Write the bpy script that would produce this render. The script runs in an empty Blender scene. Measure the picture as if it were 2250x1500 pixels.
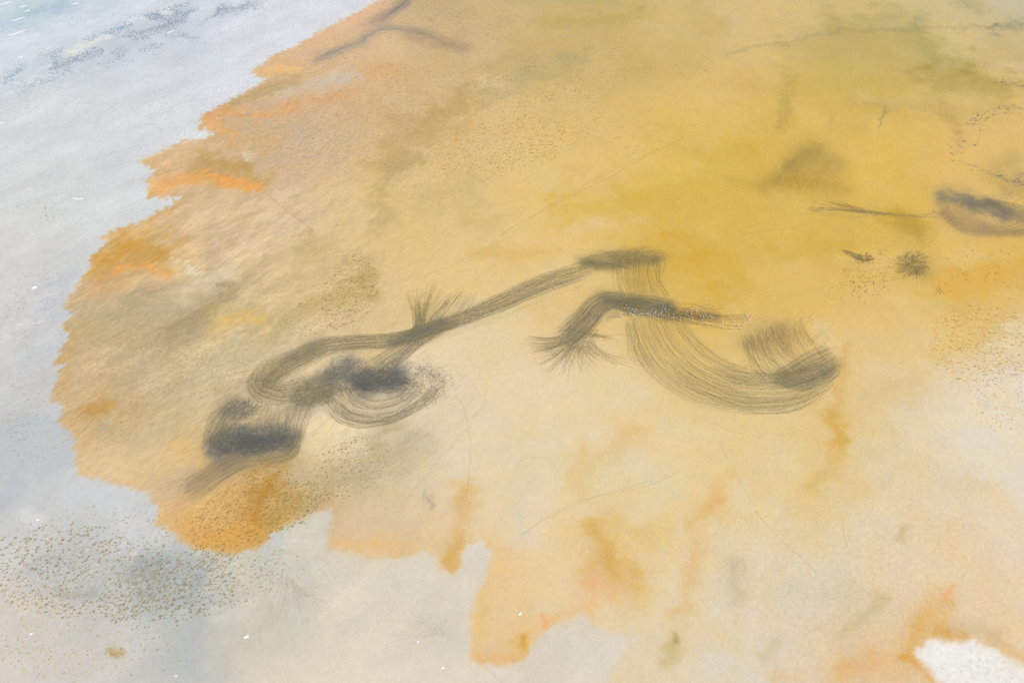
import bpy, math, random
import numpy as np
from mathutils import Vector

random.seed(7)
rng = np.random.default_rng(11)
sc = bpy.context.scene
col = sc.collection
R = math.radians

# ------------------------------------------------------------------ camera
H = 300.0                      # flying height, metres
PITCH = R(42.0)                # depression of the optical axis
HFOV = R(55.0)
PW, PH = 2250.0, 1500.0        # photograph size, used to read positions
FPX = PW / 2 / math.tan(HFOV / 2)
cam_d = bpy.data.cameras.new("camera")
cam_d.sensor_fit = 'HORIZONTAL'
cam_d.angle = HFOV
cam_d.clip_start = 1.0
cam_d.clip_end = 60000.0
cam = bpy.data.objects.new("camera", cam_d)
cam.location = (0, 0, H)
cam.rotation_euler = (math.pi / 2 - PITCH, 0, 0)
col.objects.link(cam)
sc.camera = cam

# ------------------------------------------------------------------ sky and sun
SUN_EL = R(52.0)
SUN_AZ = R(135.0)              # clockwise from +Y: to the right, a little behind the camera
to_sun = Vector((math.sin(SUN_AZ) * math.cos(SUN_EL), math.cos(SUN_AZ) * math.cos(SUN_EL), math.sin(SUN_EL)))
world = bpy.data.worlds.new("World")
sc.world = world
world.use_nodes = True
wn = world.node_tree.nodes
wl = world.node_tree.links
sky = wn.new('ShaderNodeTexSky')
sky.sky_type = 'NISHITA'
sky.sun_disc = False
sky.sun_elevation = SUN_EL
sky.sun_rotation = SUN_AZ
sky.air_density = 1.0
sky.dust_density = 1.5
bg = wn['Background']
bg.inputs['Strength'].default_value = 0.075
wl.new(sky.outputs['Color'], bg.inputs['Color'])
sun_d = bpy.data.lights.new("sun", 'SUN')
sun_d.energy = 3.2
sun_d.angle = R(0.5)
sun_d.color = (1.0, 0.965, 0.91)
sun = bpy.data.objects.new("sun", sun_d)
sun.rotation_euler = to_sun.to_track_quat('Z', 'Y').to_euler()
sun.location = (0, 0, 900)
col.objects.link(sun)
sc.view_settings.view_transform = 'Standard'
sc.view_settings.look = 'None'
sc.view_settings.exposure = 0.0
sc.view_settings.gamma = 1.0
sc.view_settings.use_curve_mapping = False
sc.render.engine = 'CYCLES'
sc.cycles.use_denoising = False
sc.cycles.max_bounces = 4

# ------------------------------------------------------------------ helpers
CP, SP = math.cos(PITCH), math.sin(PITCH)


def ground(px, py, z=0.0):
    """photograph pixel -> point on the horizontal plane at height z"""
    px = np.asarray(px, float); py = np.asarray(py, float)
    a = (px - PW / 2) / FPX
    b = (PH / 2 - py) / FPX
    t = (z - H) / (-SP + b * CP)
    return a * t, (CP + b * SP) * t


def lin(c):
    c = np.asarray(c, float) / 255.0
    return np.where(c <= 0.04045, c / 12.92, ((c + 0.055) / 1.055) ** 2.4)


# how much light a level white surface sends back here, per channel (measured once)
LIGHT = np.array([0.955, 0.975, 1.03])
SHEEN = np.array([0.0, 0.0, 0.006])


def albedo(c):
    return np.clip((lin(c) - SHEEN) / LIGHT, 0.004, 0.9)


_perm = np.random.default_rng(3).permutation(512)
_perm = np.concatenate([_perm, _perm, _perm])
_ga = np.random.default_rng(5).uniform(0, 2 * math.pi, 512)
_gx, _gy = np.cos(_ga), np.sin(_ga)


def perlin(x, y):
    xi = np.floor(x).astype(np.int64); yi = np.floor(y).astype(np.int64)
    xf = x - xi; yf = y - yi
    u = xf * xf * xf * (xf * (xf * 6 - 15) + 10)
    v = yf * yf * yf * (yf * (yf * 6 - 15) + 10)

    def g(ix, iy, dx, dy):
        h = _perm[(_perm[ix & 511] + iy) & 511]
        return _gx[h] * dx + _gy[h] * dy
    a = g(xi, yi, xf, yf); b = g(xi + 1, yi, xf - 1, yf)
    c = g(xi, yi + 1, xf, yf - 1); d = g(xi + 1, yi + 1, xf - 1, yf - 1)
    return ((a + (b - a) * u) * (1 - v) + (c + (d - c) * u) * v) * 1.5


def fbm(x, y, oct=4, gain=0.5):
    s = 0; a = 1; n = 0
    for k in range(oct):
        s = s + a * perlin(x * 2 ** k + 17.3 * k, y * 2 ** k + 9.1 * k)
        n += a; a *= gain
    return s / n


def catmull(pts, step=6.0):
    p = np.asarray(pts, float)
    if len(p) == 2:
        n = max(2, int(np.hypot(*(p[1, :2] - p[0, :2])) / step) + 1)
        t = np.linspace(0, 1, n)[:, None]
        return p[0] * (1 - t) + p[1] * t
    q = np.vstack([2 * p[0] - p[1], p, 2 * p[-1] - p[-2]])
    out = []
    for i in range(1, len(q) - 2):
        n = max(2, int(np.hypot(*(q[i + 1, :2] - q[i, :2])) / step) + 1)
        t = np.linspace(0, 1, n, endpoint=False)[:, None]
        a, b, c, d = q[i - 1], q[i], q[i + 1], q[i + 2]
        out.append(0.5 * (2 * b + (c - a) * t + (2 * a - 5 * b + 4 * c - d) * t ** 2 + (3 * b - 3 * c + d - a) * t ** 3))
    out.append(q[-2][None])
    return np.vstack(out)


def tag(o, label=None, cat=None, group=None, kind=None):
    if label: o['label'] = label
    if cat: o['category'] = cat
    if group: o['group'] = group
    if kind: o['kind'] = kind
    return o


def make_mesh(name, verts, faces, colors, mat, smooth=True):
    """verts Nx3, faces list-of-tuples or MxK array, colors Nx3 linear"""
    me = bpy.data.meshes.new(name)
    verts = np.asarray(verts, np.float32)
    if isinstance(faces, np.ndarray):
        k = faces.shape[1]; m = len(faces)
        me.vertices.add(len(verts)); me.vertices.foreach_set('co', verts.ravel())
        me.loops.add(m * k); me.loops.foreach_set('vertex_index', faces.astype(np.int32).ravel())
        me.polygons.add(m)
        me.polygons.foreach_set('loop_start', np.arange(0, m * k, k, dtype=np.int32))
        me.polygons.foreach_set('loop_total', np.full(m, k, np.int32))
    else:
        me.from_pydata([tuple(map(float, v)) for v in verts], [], faces)
    if colors is not None:
        at = me.color_attributes.new('Col', 'FLOAT_COLOR', 'POINT')
        c4 = np.ones((len(verts), 4), np.float32); c4[:, :3] = colors
        at.data.foreach_set('color', c4.ravel())
    me.update(calc_edges=True)
    if smooth:
        me.polygons.foreach_set('use_smooth', np.ones(len(me.polygons), bool))
    me.materials.append(mat)
    return me


def link(name, me, parent=None):
    o = bpy.data.objects.new(name, me)
    col.objects.link(o)
    if parent: o.parent = parent
    return o


# ------------------------------------------------------------------ materials
def wet_material(name, rough, coat, grain=0.07, scale=1.6, bump=0.015, dist=0.25):
    m = bpy.data.materials.new(name); m.use_nodes = True
    nt = m.node_tree; N = nt.nodes; L = nt.links
    b = N['Principled BSDF']
    at = N.new('ShaderNodeVertexColor'); at.layer_name = 'Col'
    tc = N.new('ShaderNodeTexCoord')
    no = N.new('ShaderNodeTexNoise'); no.inputs['Scale'].default_value = scale
    no.inputs['Detail'].default_value = 4; no.inputs['Roughness'].default_value = 0.65
    L.new(tc.outputs['Object'], no.inputs['Vector'])
    mr = N.new('ShaderNodeMapRange')
    mr.inputs['From Min'].default_value = 0.25; mr.inputs['From Max'].default_value = 0.75
    mr.inputs['To Min'].default_value = 1 - grain; mr.inputs['To Max'].default_value = 1 + grain
    L.new(no.outputs['Fac'], mr.inputs['Value'])
    mx = N.new('ShaderNodeVectorMath'); mx.operation = 'SCALE'
    L.new(at.outputs['Color'], mx.inputs[0]); L.new(mr.outputs['Result'], mx.inputs['Scale'])
    L.new(mx.outputs['Vector'], b.inputs['Base Color'])
    b.inputs['Roughness'].default_value = rough
    b.inputs['Specular IOR Level'].default_value = 0.25
    b.inputs['Coat Weight'].default_value = coat
    b.inputs['Coat Roughness'].default_value = 0.12
    b.inputs['Coat IOR'].default_value = 1.33
    n2 = N.new('ShaderNodeTexNoise'); n2.inputs['Scale'].default_value = scale * 0.6; n2.inputs['Detail'].default_value = 3
    L.new(tc.outputs['Object'], n2.inputs['Vector'])
    bp = N.new('ShaderNodeBump'); bp.inputs['Strength'].default_value = bump; bp.inputs['Distance'].default_value = dist
    L.new(n2.outputs['Fac'], bp.inputs['Height']); L.new(bp.outputs['Normal'], b.inputs['Normal'])
    return m


M_MUD = wet_material('wet_mud', 0.7, 0.55)
M_SALT = wet_material('wet_salt', 0.65, 0.55, grain=0.06)
M_TRAIL = wet_material('turned_mud', 0.8, 0.2, grain=0.15)
M_PIT = wet_material('pit_mud', 0.8, 0.3, grain=0.15)


def plain_material(name, rgb, rough=0.7, var=0.08, scale=25):
    m = bpy.data.materials.new(name); m.use_nodes = True
    N = m.node_tree.nodes; L = m.node_tree.links
    b = N['Principled BSDF']; b.inputs['Roughness'].default_value = rough
    tc = N.new('ShaderNodeTexCoord'); no = N.new('ShaderNodeTexNoise'); no.inputs['Scale'].default_value = scale
    L.new(tc.outputs['Object'], no.inputs['Vector'])
    r = N.new('ShaderNodeValToRGB')
    r.color_ramp.elements[0].color = tuple(np.clip(np.array(rgb) * (1 - var), 0, 1)) + (1,)
    r.color_ramp.elements[1].color = tuple(np.clip(np.array(rgb) * (1 + var), 0, 1)) + (1,)
    L.new(no.outputs['Fac'], r.inputs['Fac']); L.new(r.outputs['Color'], b.inputs['Base Color'])
    return m


M_WHITE = plain_material('white_plumage', (0.90, 0.85, 0.80))
M_BLACK = plain_material('black_quill', (0.03, 0.028, 0.03))
M_PINK = plain_material('pink_leg', (0.62, 0.25, 0.24))
M_CRUST = plain_material('dry_salt', (0.86, 0.86, 0.85), 0.5, 0.04, 6)
M_FOAM = plain_material('foam', (0.87, 0.88, 0.88), 0.6, 0.04, 3)

# ------------------------------------------------------------------ the lake bed: sheet of ground
STEP = 2.5
gx = np.arange(-140, 2391, STEP)
gy = np.arange(-70, 1571, STEP)
# world rows: the same fan of lines carried on, ever coarser, out to the horizon and behind the camera
NX, NY = len(gx), len(gy)
PX, PY = np.meshgrid(gx, gy)
WX, WY = ground(PX, PY)
# warp so outlines are ragged; the noise lives in metres on the ground
fx, fy = -0.86, 0.51                                   # streak direction in the picture on the left shore
ax0, ay0 = ground(400, 700); ax1, ay1 = ground(400 + fx * 50, 700 + fy * 50)
dl = math.hypot(ax1 - ax0, ay1 - ay0)
ux, uy = (ax1 - ax0) / dl, (ay1 - ay0) / dl           # the same on the ground
SL = WX * ux + WY * uy                                 # along streaks
ST = -WX * uy + WY * ux                                # across streaks


def sub(x0, x1, y0, y1):
    i0 = int(np.clip((x0 - gx[0]) / STEP, 0, NX)); i1 = int(np.clip((x1 - gx[0]) / STEP + 1, 0, NX))
    j0 = int(np.clip((y0 - gy[0]) / STEP, 0, NY)); j1 = int(np.clip((y1 - gy[0]) / STEP + 1, 0, NY))
    return slice(j0, j1), slice(i0, i1)


wa = fbm(WX / 22, WY / 22, 4); wb = fbm(WX / 22 + 40, WY / 22 + 90, 4)
comb = fbm(SL / 14, ST / 2.6, 3, 0.6)
comb2 = fbm(SL / 5 + 7, ST / 1.3, 2, 0.6)
rag0 = fbm(WX / 5 + 9, WY / 5 + 41, 3, .6); rag1 = fbm(WX / 5 + 71, WY / 5 + 3, 3, .6)
left_w = 1 / (1 + np.exp((PX - 900) / 120.0)) * 1 / (1 + np.exp((PY - 1080) / 60.0))
QX = PX + 20 * wa + 8 * rag0 + (18 * comb + 12 * comb2) * fx * left_w
QY = PY + 14 * wb + 6 * rag1 + (18 * comb + 12 * comb2) * fy * left_w

# --- base tints of the salt and of the mud, read at points of the photograph (x, y, r, g, b)
SALT_PTS = [
    (20, 20, 205, 219, 226), (110, 55, 206, 219, 227), (210, 20, 205, 218, 226), (60, 110, 222, 228, 234), (200, 150, 214, 220, 225), (330, 110, 214, 219, 225), (400, 60, 213, 220, 228),
    (600, 40, 220, 224, 230), (300, 250, 217, 220, 223), (100, 300, 215, 218, 220), (450, 180, 217, 221, 225), (700, 20, 222, 225, 230), (100, 450, 213, 215, 215),
    (250, 430, 214, 217, 218), (30, 600, 213, 211, 209), (120, 560, 209, 209, 209), (40, 800, 206, 205, 204), (80, 700, 204, 205, 206), (80, 930, 196, 197, 198),
    (60, 1050, 191, 195, 199), (200, 1100, 204, 206, 208), (280, 1120, 206, 207, 208), (100, 1200, 199, 199, 195), (300, 1300, 183, 185, 181),
    (380, 1280, 185, 188, 184), (200, 1250, 191, 191, 187), (60, 1400, 210, 205, 198), (250, 1400, 203, 200, 193), (400, 1420, 189, 190, 186),
    (350, 1480, 193, 193, 189), (550, 1400, 219, 208, 190), (480, 1250, 203, 202, 194), (650, 1230, 216, 207, 190), (600, 1300, 211, 204, 188),
    (700, 1350, 215, 207, 189), (850, 1300, 218, 209, 191), (800, 1430, 220, 210, 192), (1000, 1280, 215, 207, 192), (950, 1450, 220, 209, 192),
    (1060, 1220, 214, 206, 192), (1250, 1430, 217, 208, 194), (1180, 1480, 218, 207, 191), (640, 1180, 206, 204, 193), (2130, 1460, 233, 230, 226), (1340, 1410, 218, 209, 196),
]
MUD_PTS = [
    (950, 30, 205, 179, 138), (1100, 30, 208, 182, 130), (1300, 20, 203, 177, 116), (1500, 20, 211, 186, 124), (1700, 20, 214, 190, 134), (1900, 20, 210, 190, 134),
    (2100, 30, 208, 192, 146), (2220, 30, 205, 191, 156), (760, 60, 226, 187, 154), (820, 110, 218, 189, 146), (1000, 150, 205, 175, 128), (1250, 120, 205, 174, 113),
    (1450, 100, 210, 181, 118), (1650, 110, 218, 189, 133), (1900, 100, 198, 175, 106), (2100, 120, 208, 185, 120), (620, 180, 222, 185, 144), (700, 250, 208, 175, 139),
    (850, 220, 211, 179, 136), (1050, 220, 217, 188, 135), (1300, 200, 208, 178, 116), (1500, 200, 220, 187, 106), (1700, 200, 216, 181, 90), (1900, 200, 211, 179, 93),
    (2150, 200, 209, 178, 103), (550, 320, 203, 171, 136), (700, 320, 212, 180, 146), (900, 300, 216, 182, 131), (1100, 300, 227, 195, 135), (1300, 280, 226, 194, 123),
    (1500, 300, 223, 189, 100), (1700, 280, 220, 184, 90), (1900, 290, 224, 187, 96), (2150, 330, 225, 188, 112), (360, 370, 224, 183, 133), (650, 440, 226, 200, 171),
    (800, 380, 225, 194, 136), (1000, 380, 221, 192, 135), (1250, 350, 225, 193, 123), (1500, 400, 221, 186, 88), (1700, 400, 213, 178, 83), (1950, 390, 224, 186, 86),
    (2150, 400, 227, 190, 115), (400, 480, 221, 193, 162), (600, 500, 226, 203, 166), (800, 480, 224, 194, 136), (1000, 480, 224, 195, 139), (1200, 480, 226, 195, 119),
    (1450, 480, 217, 182, 90), (1700, 500, 215, 178, 84), (1950, 510, 214, 176, 80), (2150, 560, 220, 181, 92), (300, 570, 219, 176, 114), (430, 580, 226, 201, 166),
    (600, 600, 220, 194, 147), (780, 590, 218, 190, 139), (1000, 580, 227, 197, 135), (1150, 580, 226, 194, 129), (1500, 560, 217, 179, 82), (1700, 620, 218, 180, 94),
    (1900, 620, 220, 182, 98), (2150, 640, 223, 186, 102), (250, 680, 200, 180, 150), (400, 700, 188, 171, 138), (500, 660, 192, 172, 134), (520, 710, 217, 188, 126),
    (700, 650, 214, 188, 139), (1150, 680, 227, 201, 157), (1250, 640, 227, 195, 133), (1550, 640, 219, 181, 94), (1750, 680, 225, 189, 113), (1950, 720, 223, 192, 128),
    (2100, 720, 222, 189, 114), (2200, 690, 223, 188, 116), (170, 780, 208, 180, 141), (300, 800, 195, 176, 144), (420, 830, 208, 190, 154), (520, 790, 204, 185, 148),
    (700, 790, 223, 201, 160), (1100, 800, 228, 210, 177), (1250, 860, 229, 210, 179), (1300, 720, 225, 194, 129), (1580, 740, 223, 189, 112), (1640, 840, 224, 198, 139), (1900, 800, 227, 199, 145),
    (2080, 830, 224, 202, 163), (2210, 820, 226, 218, 209), (220, 900, 200, 170, 121), (350, 930, 203, 182, 142), (1000, 930, 227, 213, 189), (1150, 950, 229, 207, 167),
    (1300, 940, 228, 208, 167), (1450, 980, 227, 206, 157), (1700, 970, 225, 203, 156), (1850, 950, 219, 190, 119), (1960, 950, 222, 206, 176), (2150, 930, 227, 223, 220),
    (2220, 960, 226, 220, 213), (250, 1000, 226, 199, 162), (380, 1010, 226, 195, 140), (700, 980, 226, 209, 178), (800, 1030, 200, 184, 154), (900, 1000, 208, 195, 166),
    (1050, 1050, 227, 210, 181), (1200, 1030, 225, 215, 189), (1350, 1050, 227, 210, 175), (1600, 1060, 225, 201, 143), (1800, 1080, 222, 199, 145), (2000, 1080, 221, 207, 180),
    (2200, 1060, 225, 213, 191), (430, 1120, 218, 177, 123), (580, 1080, 200, 163, 103), (700, 1080, 200, 179, 142), (830, 1120, 214, 197, 166), (900, 1130, 215, 200, 168),
    (1000, 1150, 227, 197, 155), (1150, 1130, 227, 206, 172), (1400, 1150, 227, 206, 162), (1600, 1200, 225, 207, 172), (1800, 1200, 221, 209, 179), (2000, 1200, 225, 207, 175),
    (2200, 1200, 225, 207, 179), (470, 1180, 214, 169, 103), (550, 1170, 214, 163, 88), (780, 1180, 221, 191, 150), (900, 1190, 218, 190, 150), (1000, 1220, 221, 181, 124),
    (1200, 1250, 228, 210, 177), (1330, 1230, 216, 181, 119), (1400, 1260, 227, 202, 162), (1550, 1300, 219, 211, 196), (1700, 1300, 218, 210, 196), (1900, 1300, 218, 208, 195),
    (2050, 1370, 225, 190, 145), (2200, 1320, 226, 207, 181), (1150, 1350, 228, 202, 157), (1080, 1420, 227, 194, 145), (1140, 1410, 220, 184, 124), (1300, 1310, 228, 200, 162),
    (1450, 1400, 220, 205, 171), (1600, 1430, 217, 209, 193), (1800, 1430, 219, 200, 171), (1900, 1480, 223, 194, 155), (1980, 1430, 221, 184, 133),
]


def blend(pts, x, y, base=52.0):
    """normalised Gaussian blend whose reach follows the spacing of the points"""
    p = np.array(pts, float)
    d = np.hypot(p[:, None, 0] - p[None, :, 0], p[:, None, 1] - p[None, :, 1])
    d.sort(axis=1)
    s = np.clip(d[:, 1:4].mean(1) * 0.62, 22, 130)
    num = np.zeros(x.shape + (3,)); den = np.zeros(x.shape)
    for k in range(len(p)):
        w = np.exp(-((x - p[k, 0]) ** 2 + (y - p[k, 1]) ** 2) / (2 * s[k] ** 2)) + 1e-9 / (1 + ((x - p[k, 0]) ** 2 + (y - p[k, 1]) ** 2) / 1e4)
        num += w[..., None] * p[k, 2:]; den += w
    return num / den[..., None]


# coarse evaluation, then bilinear: the tints are smooth
cx = np.linspace(gx[0] - 40, gx[-1] + 40, 300); cy = np.linspace(gy[0] - 40, gy[-1] + 40, 200)
CX, CY = np.meshgrid(cx, cy)


def bilinear(f, x, y):
    u = np.clip((x - cx[0]) / (cx[1] - cx[0]), 0, len(cx) - 1.001); v = np.clip((y - cy[0]) / (cy[1] - cy[0]), 0, len(cy) - 1.001)
    i = u.astype(int); j = v.astype(int); a = (u - i)[..., None]; b = (v - j)[..., None]
    return (f[j, i] * (1 - a) + f[j, i + 1] * a) * (1 - b) + (f[j + 1, i] * (1 - a) + f[j + 1, i + 1] * a) * b


wide = 26
TX = PX + wide * fbm(WX / 45 + 3, WY / 45, 3); TY = PY + wide * 0.7 * fbm(WX / 45 + 60, WY / 45 + 8, 3)
salt_rgb = bilinear(blend(SALT_PTS, CX, CY), TX, TY)
mud_rgb = bilinear(blend(MUD_PTS, CX, CY), TX, TY)

# --- where the salt begins
SALT_EDGE = [(1600, -400), (1000, -70), (905, -30), (840, 0), (780, 30), (730, 55), (690, 75), (650, 105), (592, 125), (585, 140), (552, 166), (580, 180), (520, 212), (470, 245), (441, 258), (450, 270),
             (436, 281), (470, 290), (440, 305), (400, 312), (386, 316), (330, 345), (312, 352), (326, 368), (336, 380), (316, 394), (326, 410), (316, 426), (345, 440), (400, 430), (385, 450), (340, 470),
             (300, 490), (240, 513), (228, 521), (244, 530), (210, 560), (194, 585), (190, 605), (165, 640), (138, 672), (158, 690), (138, 715), (152, 738), (118, 795), (142, 810), (118, 850),
             (108, 872), (142, 900), (130, 930), (160, 960), (165, 1010), (188, 1045), (240, 1062), (330, 1078), (330, 1100), (352, 1118), (345, 1145), (382, 1165), (410, 1192), (450, 1206),
             (500, 1220), (560, 1207), (598, 1172), (640, 1146), (690, 1126), (730, 1120), (722, 1165), (724, 1208), (780, 1214), (820, 1228), (880, 1222), (920, 1210), (955, 1220),
             (970, 1245), (995, 1258), (1021, 1240), (1014, 1215), (1028, 1196), (1058, 1184), (1086, 1215), (1076, 1250), (1060, 1290), (1044, 1312), (1036, 1350), (1040, 1400), (1034, 1450),
             (1060, 1462), (1110, 1462), (1142, 1450), (1166, 1410), (1180, 1392), (1240, 1360), (1280, 1345), (1295, 1370), (1330, 1380), (1370, 1390), (1397, 1395), (1370, 1440),
             (1345, 1490), (1320, 1560), (1300, 1900), (-3000, 1900), (-3000, -400)]
SALT_ISLE = [(2008, 1430), (2035, 1412), (2060, 1404), (2085, 1412), (2112, 1408), (2140, 1404), (2165, 1418), (2185, 1424), (2210, 1445), (2250, 1460), (2330, 1500), (2380, 1560), (2300, 1620), (2120, 1580), (2060, 1500),
             (2042, 1475), (2020, 1455)]


def poly_sdf(poly, x, y):
    p = np.array(poly, float); inside = np.zeros(x.shape, bool); dmin = np.full(x.shape, 1e9)
    for i in range(len(p)):
        a = p[i]; b = p[(i + 1) % len(p)]
        c = ((a[1] > y) != (b[1] > y)) & (x < (b[0] - a[0]) * (y - a[1]) / (b[1] - a[1] + 1e-12) + a[0])
        inside ^= c
        e = b - a; t = np.clip(((x - a[0]) * e[0] + (y - a[1]) * e[1]) / (e @ e), 0, 1)
        dmin = np.minimum(dmin, (x - a[0] - t * e[0]) ** 2 + (y - a[1] - t * e[1]) ** 2)
    d = np.sqrt(dmin)
    return np.where(inside, -d, d)


rag = fbm(WX / 3.2, WY / 3.2, 3, 0.6)
tooth = (17 * comb + 9 * comb2 + 16 * fbm(SL / 30 + 4, ST / 6, 2)) * left_w
EX = PX + 14 * wa + 8 * rag + tooth * fx
EY = PY + 9 * wb + 7 * perlin(WX / 3.2 + 31, WY / 3.2 + 3) + tooth * fy
sd = poly_sdf(SALT_EDGE, EX, EY)
s2 = sub(1960, 2400, 1370, 1580)
sd_isle = np.full(sd.shape, 1e3); sd_isle[s2] = poly_sdf(SALT_ISLE, EX[s2], EY[s2])
sdm = np.minimum(sd, sd_isle)
soft = 1.6 + 2.6 / (1 + np.exp(-(PY - 1090) / 30.0)) * (0.6 + np.clip(fbm(WX / 12 + 5, WY / 12, 3) * 2, -.4, 1.2))
salt_w = 1 / (1 + np.exp(np.clip(sdm / soft, -40, 40)))
# thin brine carries a little pigment past the front
bleed = np.exp(np.clip(sdm, -400, 0) / 22.0) * (sdm < 0) * np.clip(0.25 + fbm(WX / 16 + 90, WY / 16, 4) * 1.4, 0, 1) / (1 + np.exp(-(PY - 1060) / 40.0))
# the pigment gathers along the drying front: a warm rim on the mud side
rim = np.exp(-np.clip(sdm, 0, None) / 13.0) * (sdm > -4) * (0.45 + 0.55 * np.clip(fbm(WX / 30 + 11, WY / 30 + 5, 3) * 2 + 0.4, 0, 1))
rim *= np.where(PY > 1120, 0.35, 1.0) * np.where((PX < 220) & (PY > 620), 0.5, 1.0)
mud_rgb = mud_rgb * (1 - 0.6 * rim[..., None]) + np.array([226, 180, 124]) * 0.6 * rim[..., None]
salt_rgb = salt_rgb * (1 - .3 * bleed[..., None]) + np.array([222, 196, 152]) * .3 * bleed[..., None]
RGB = mud_rgb * (1 - salt_w[..., None]) + salt_rgb * salt_w[..., None]

cl1 = fbm(WX / 34 + 19, WY / 34 + 55, 5, .55) * 2.2; cl2 = fbm(SL / 60 + 2, ST / 16 + 33, 5, .55) * 2.2
low = 1 / (1 + np.exp(-(PY - 620) / 160.0)) * 0.7 + 0.3
g1 = np.clip(cl1, 0, 1)[..., None] * (0.34 * low * (1 - salt_w))[..., None]
RGB = RGB * (1 - g1) + np.array([225, 209, 172]) * g1
g1 = np.clip(-cl1, 0, 1)[..., None] * ((0.24 - .12 * low) * (1 - salt_w))[..., None]
RGB = RGB * (1 - g1) + np.array([218, 180, 106]) * g1
g1 = np.clip(cl2 - .15, 0, 1)[..., None] * (0.10 * (1 - salt_w))[..., None]
RGB = RGB * (1 - g1) + np.array([190, 172, 126]) * g1
RGB = RGB * (1 + 0.022 * (cl1 + cl2)[..., None] * salt_w[..., None])

lob = left_w * np.exp(-(((PX - 420) / 420) ** 2 + ((PY - 640) / 420) ** 2)) * (1 - salt_w)
cl3 = fbm(SL / 34 + 61, ST / 13 + 5, 5, .62) * 2.4; cl4 = fbm(SL / 9 + 6, ST / 4 + 15, 4, .65) * 2.2
g1 = (np.clip(cl3 + .25, 0, 1) * .5 * lob)[..., None]; RGB = RGB * (1 - g1) + np.array([174, 155, 118]) * g1
g1 = (np.clip(-cl3, 0, 1) * .38 * lob)[..., None]; RGB = RGB * (1 - g1) + np.array([230, 208, 168]) * g1
RGB = RGB * (1 + (.05 * cl4 * lob)[..., None])
deep = (1 - salt_w) / (1 + np.exp(-(PY - 860) / 60.0)) / (1 + np.exp(-(PX - 950) / 60.0))
cl5 = fbm(WX / 26 + 44, WY / 40 + 9, 5, .55) * 2.4; cl6 = fbm(WX / 20 + 4, WY / 34 + 90, 5, .55) * 2.4
g1 = (np.clip(cl5, 0, 1) * .42 * deep)[..., None]; RGB = RGB * (1 - g1) + np.array([221, 210, 180]) * g1
g1 = (np.clip(cl6 - .1, 0, 1) * .30 * deep)[..., None]; RGB = RGB * (1 - g1) + np.array([230, 194, 140]) * g1

gold = (1 - salt_w) / (1 + np.exp((PY - 700) / 60.0)) / (1 + np.exp(-(PX - 1150) / 90.0))
cl7 = fbm(WX / 55 + 71, WY / 75 + 33, 6, .6) * 2.6
g1 = (np.clip(cl7, 0, 1) * .30 * gold)[..., None]; RGB = RGB * (1 - g1) + np.array([192, 164, 84]) * g1
g1 = (np.clip(-cl7, 0, 1) * .30 * gold)[..., None]; RGB = RGB * (1 - g1) + np.array([228, 196, 118]) * g1

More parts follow.
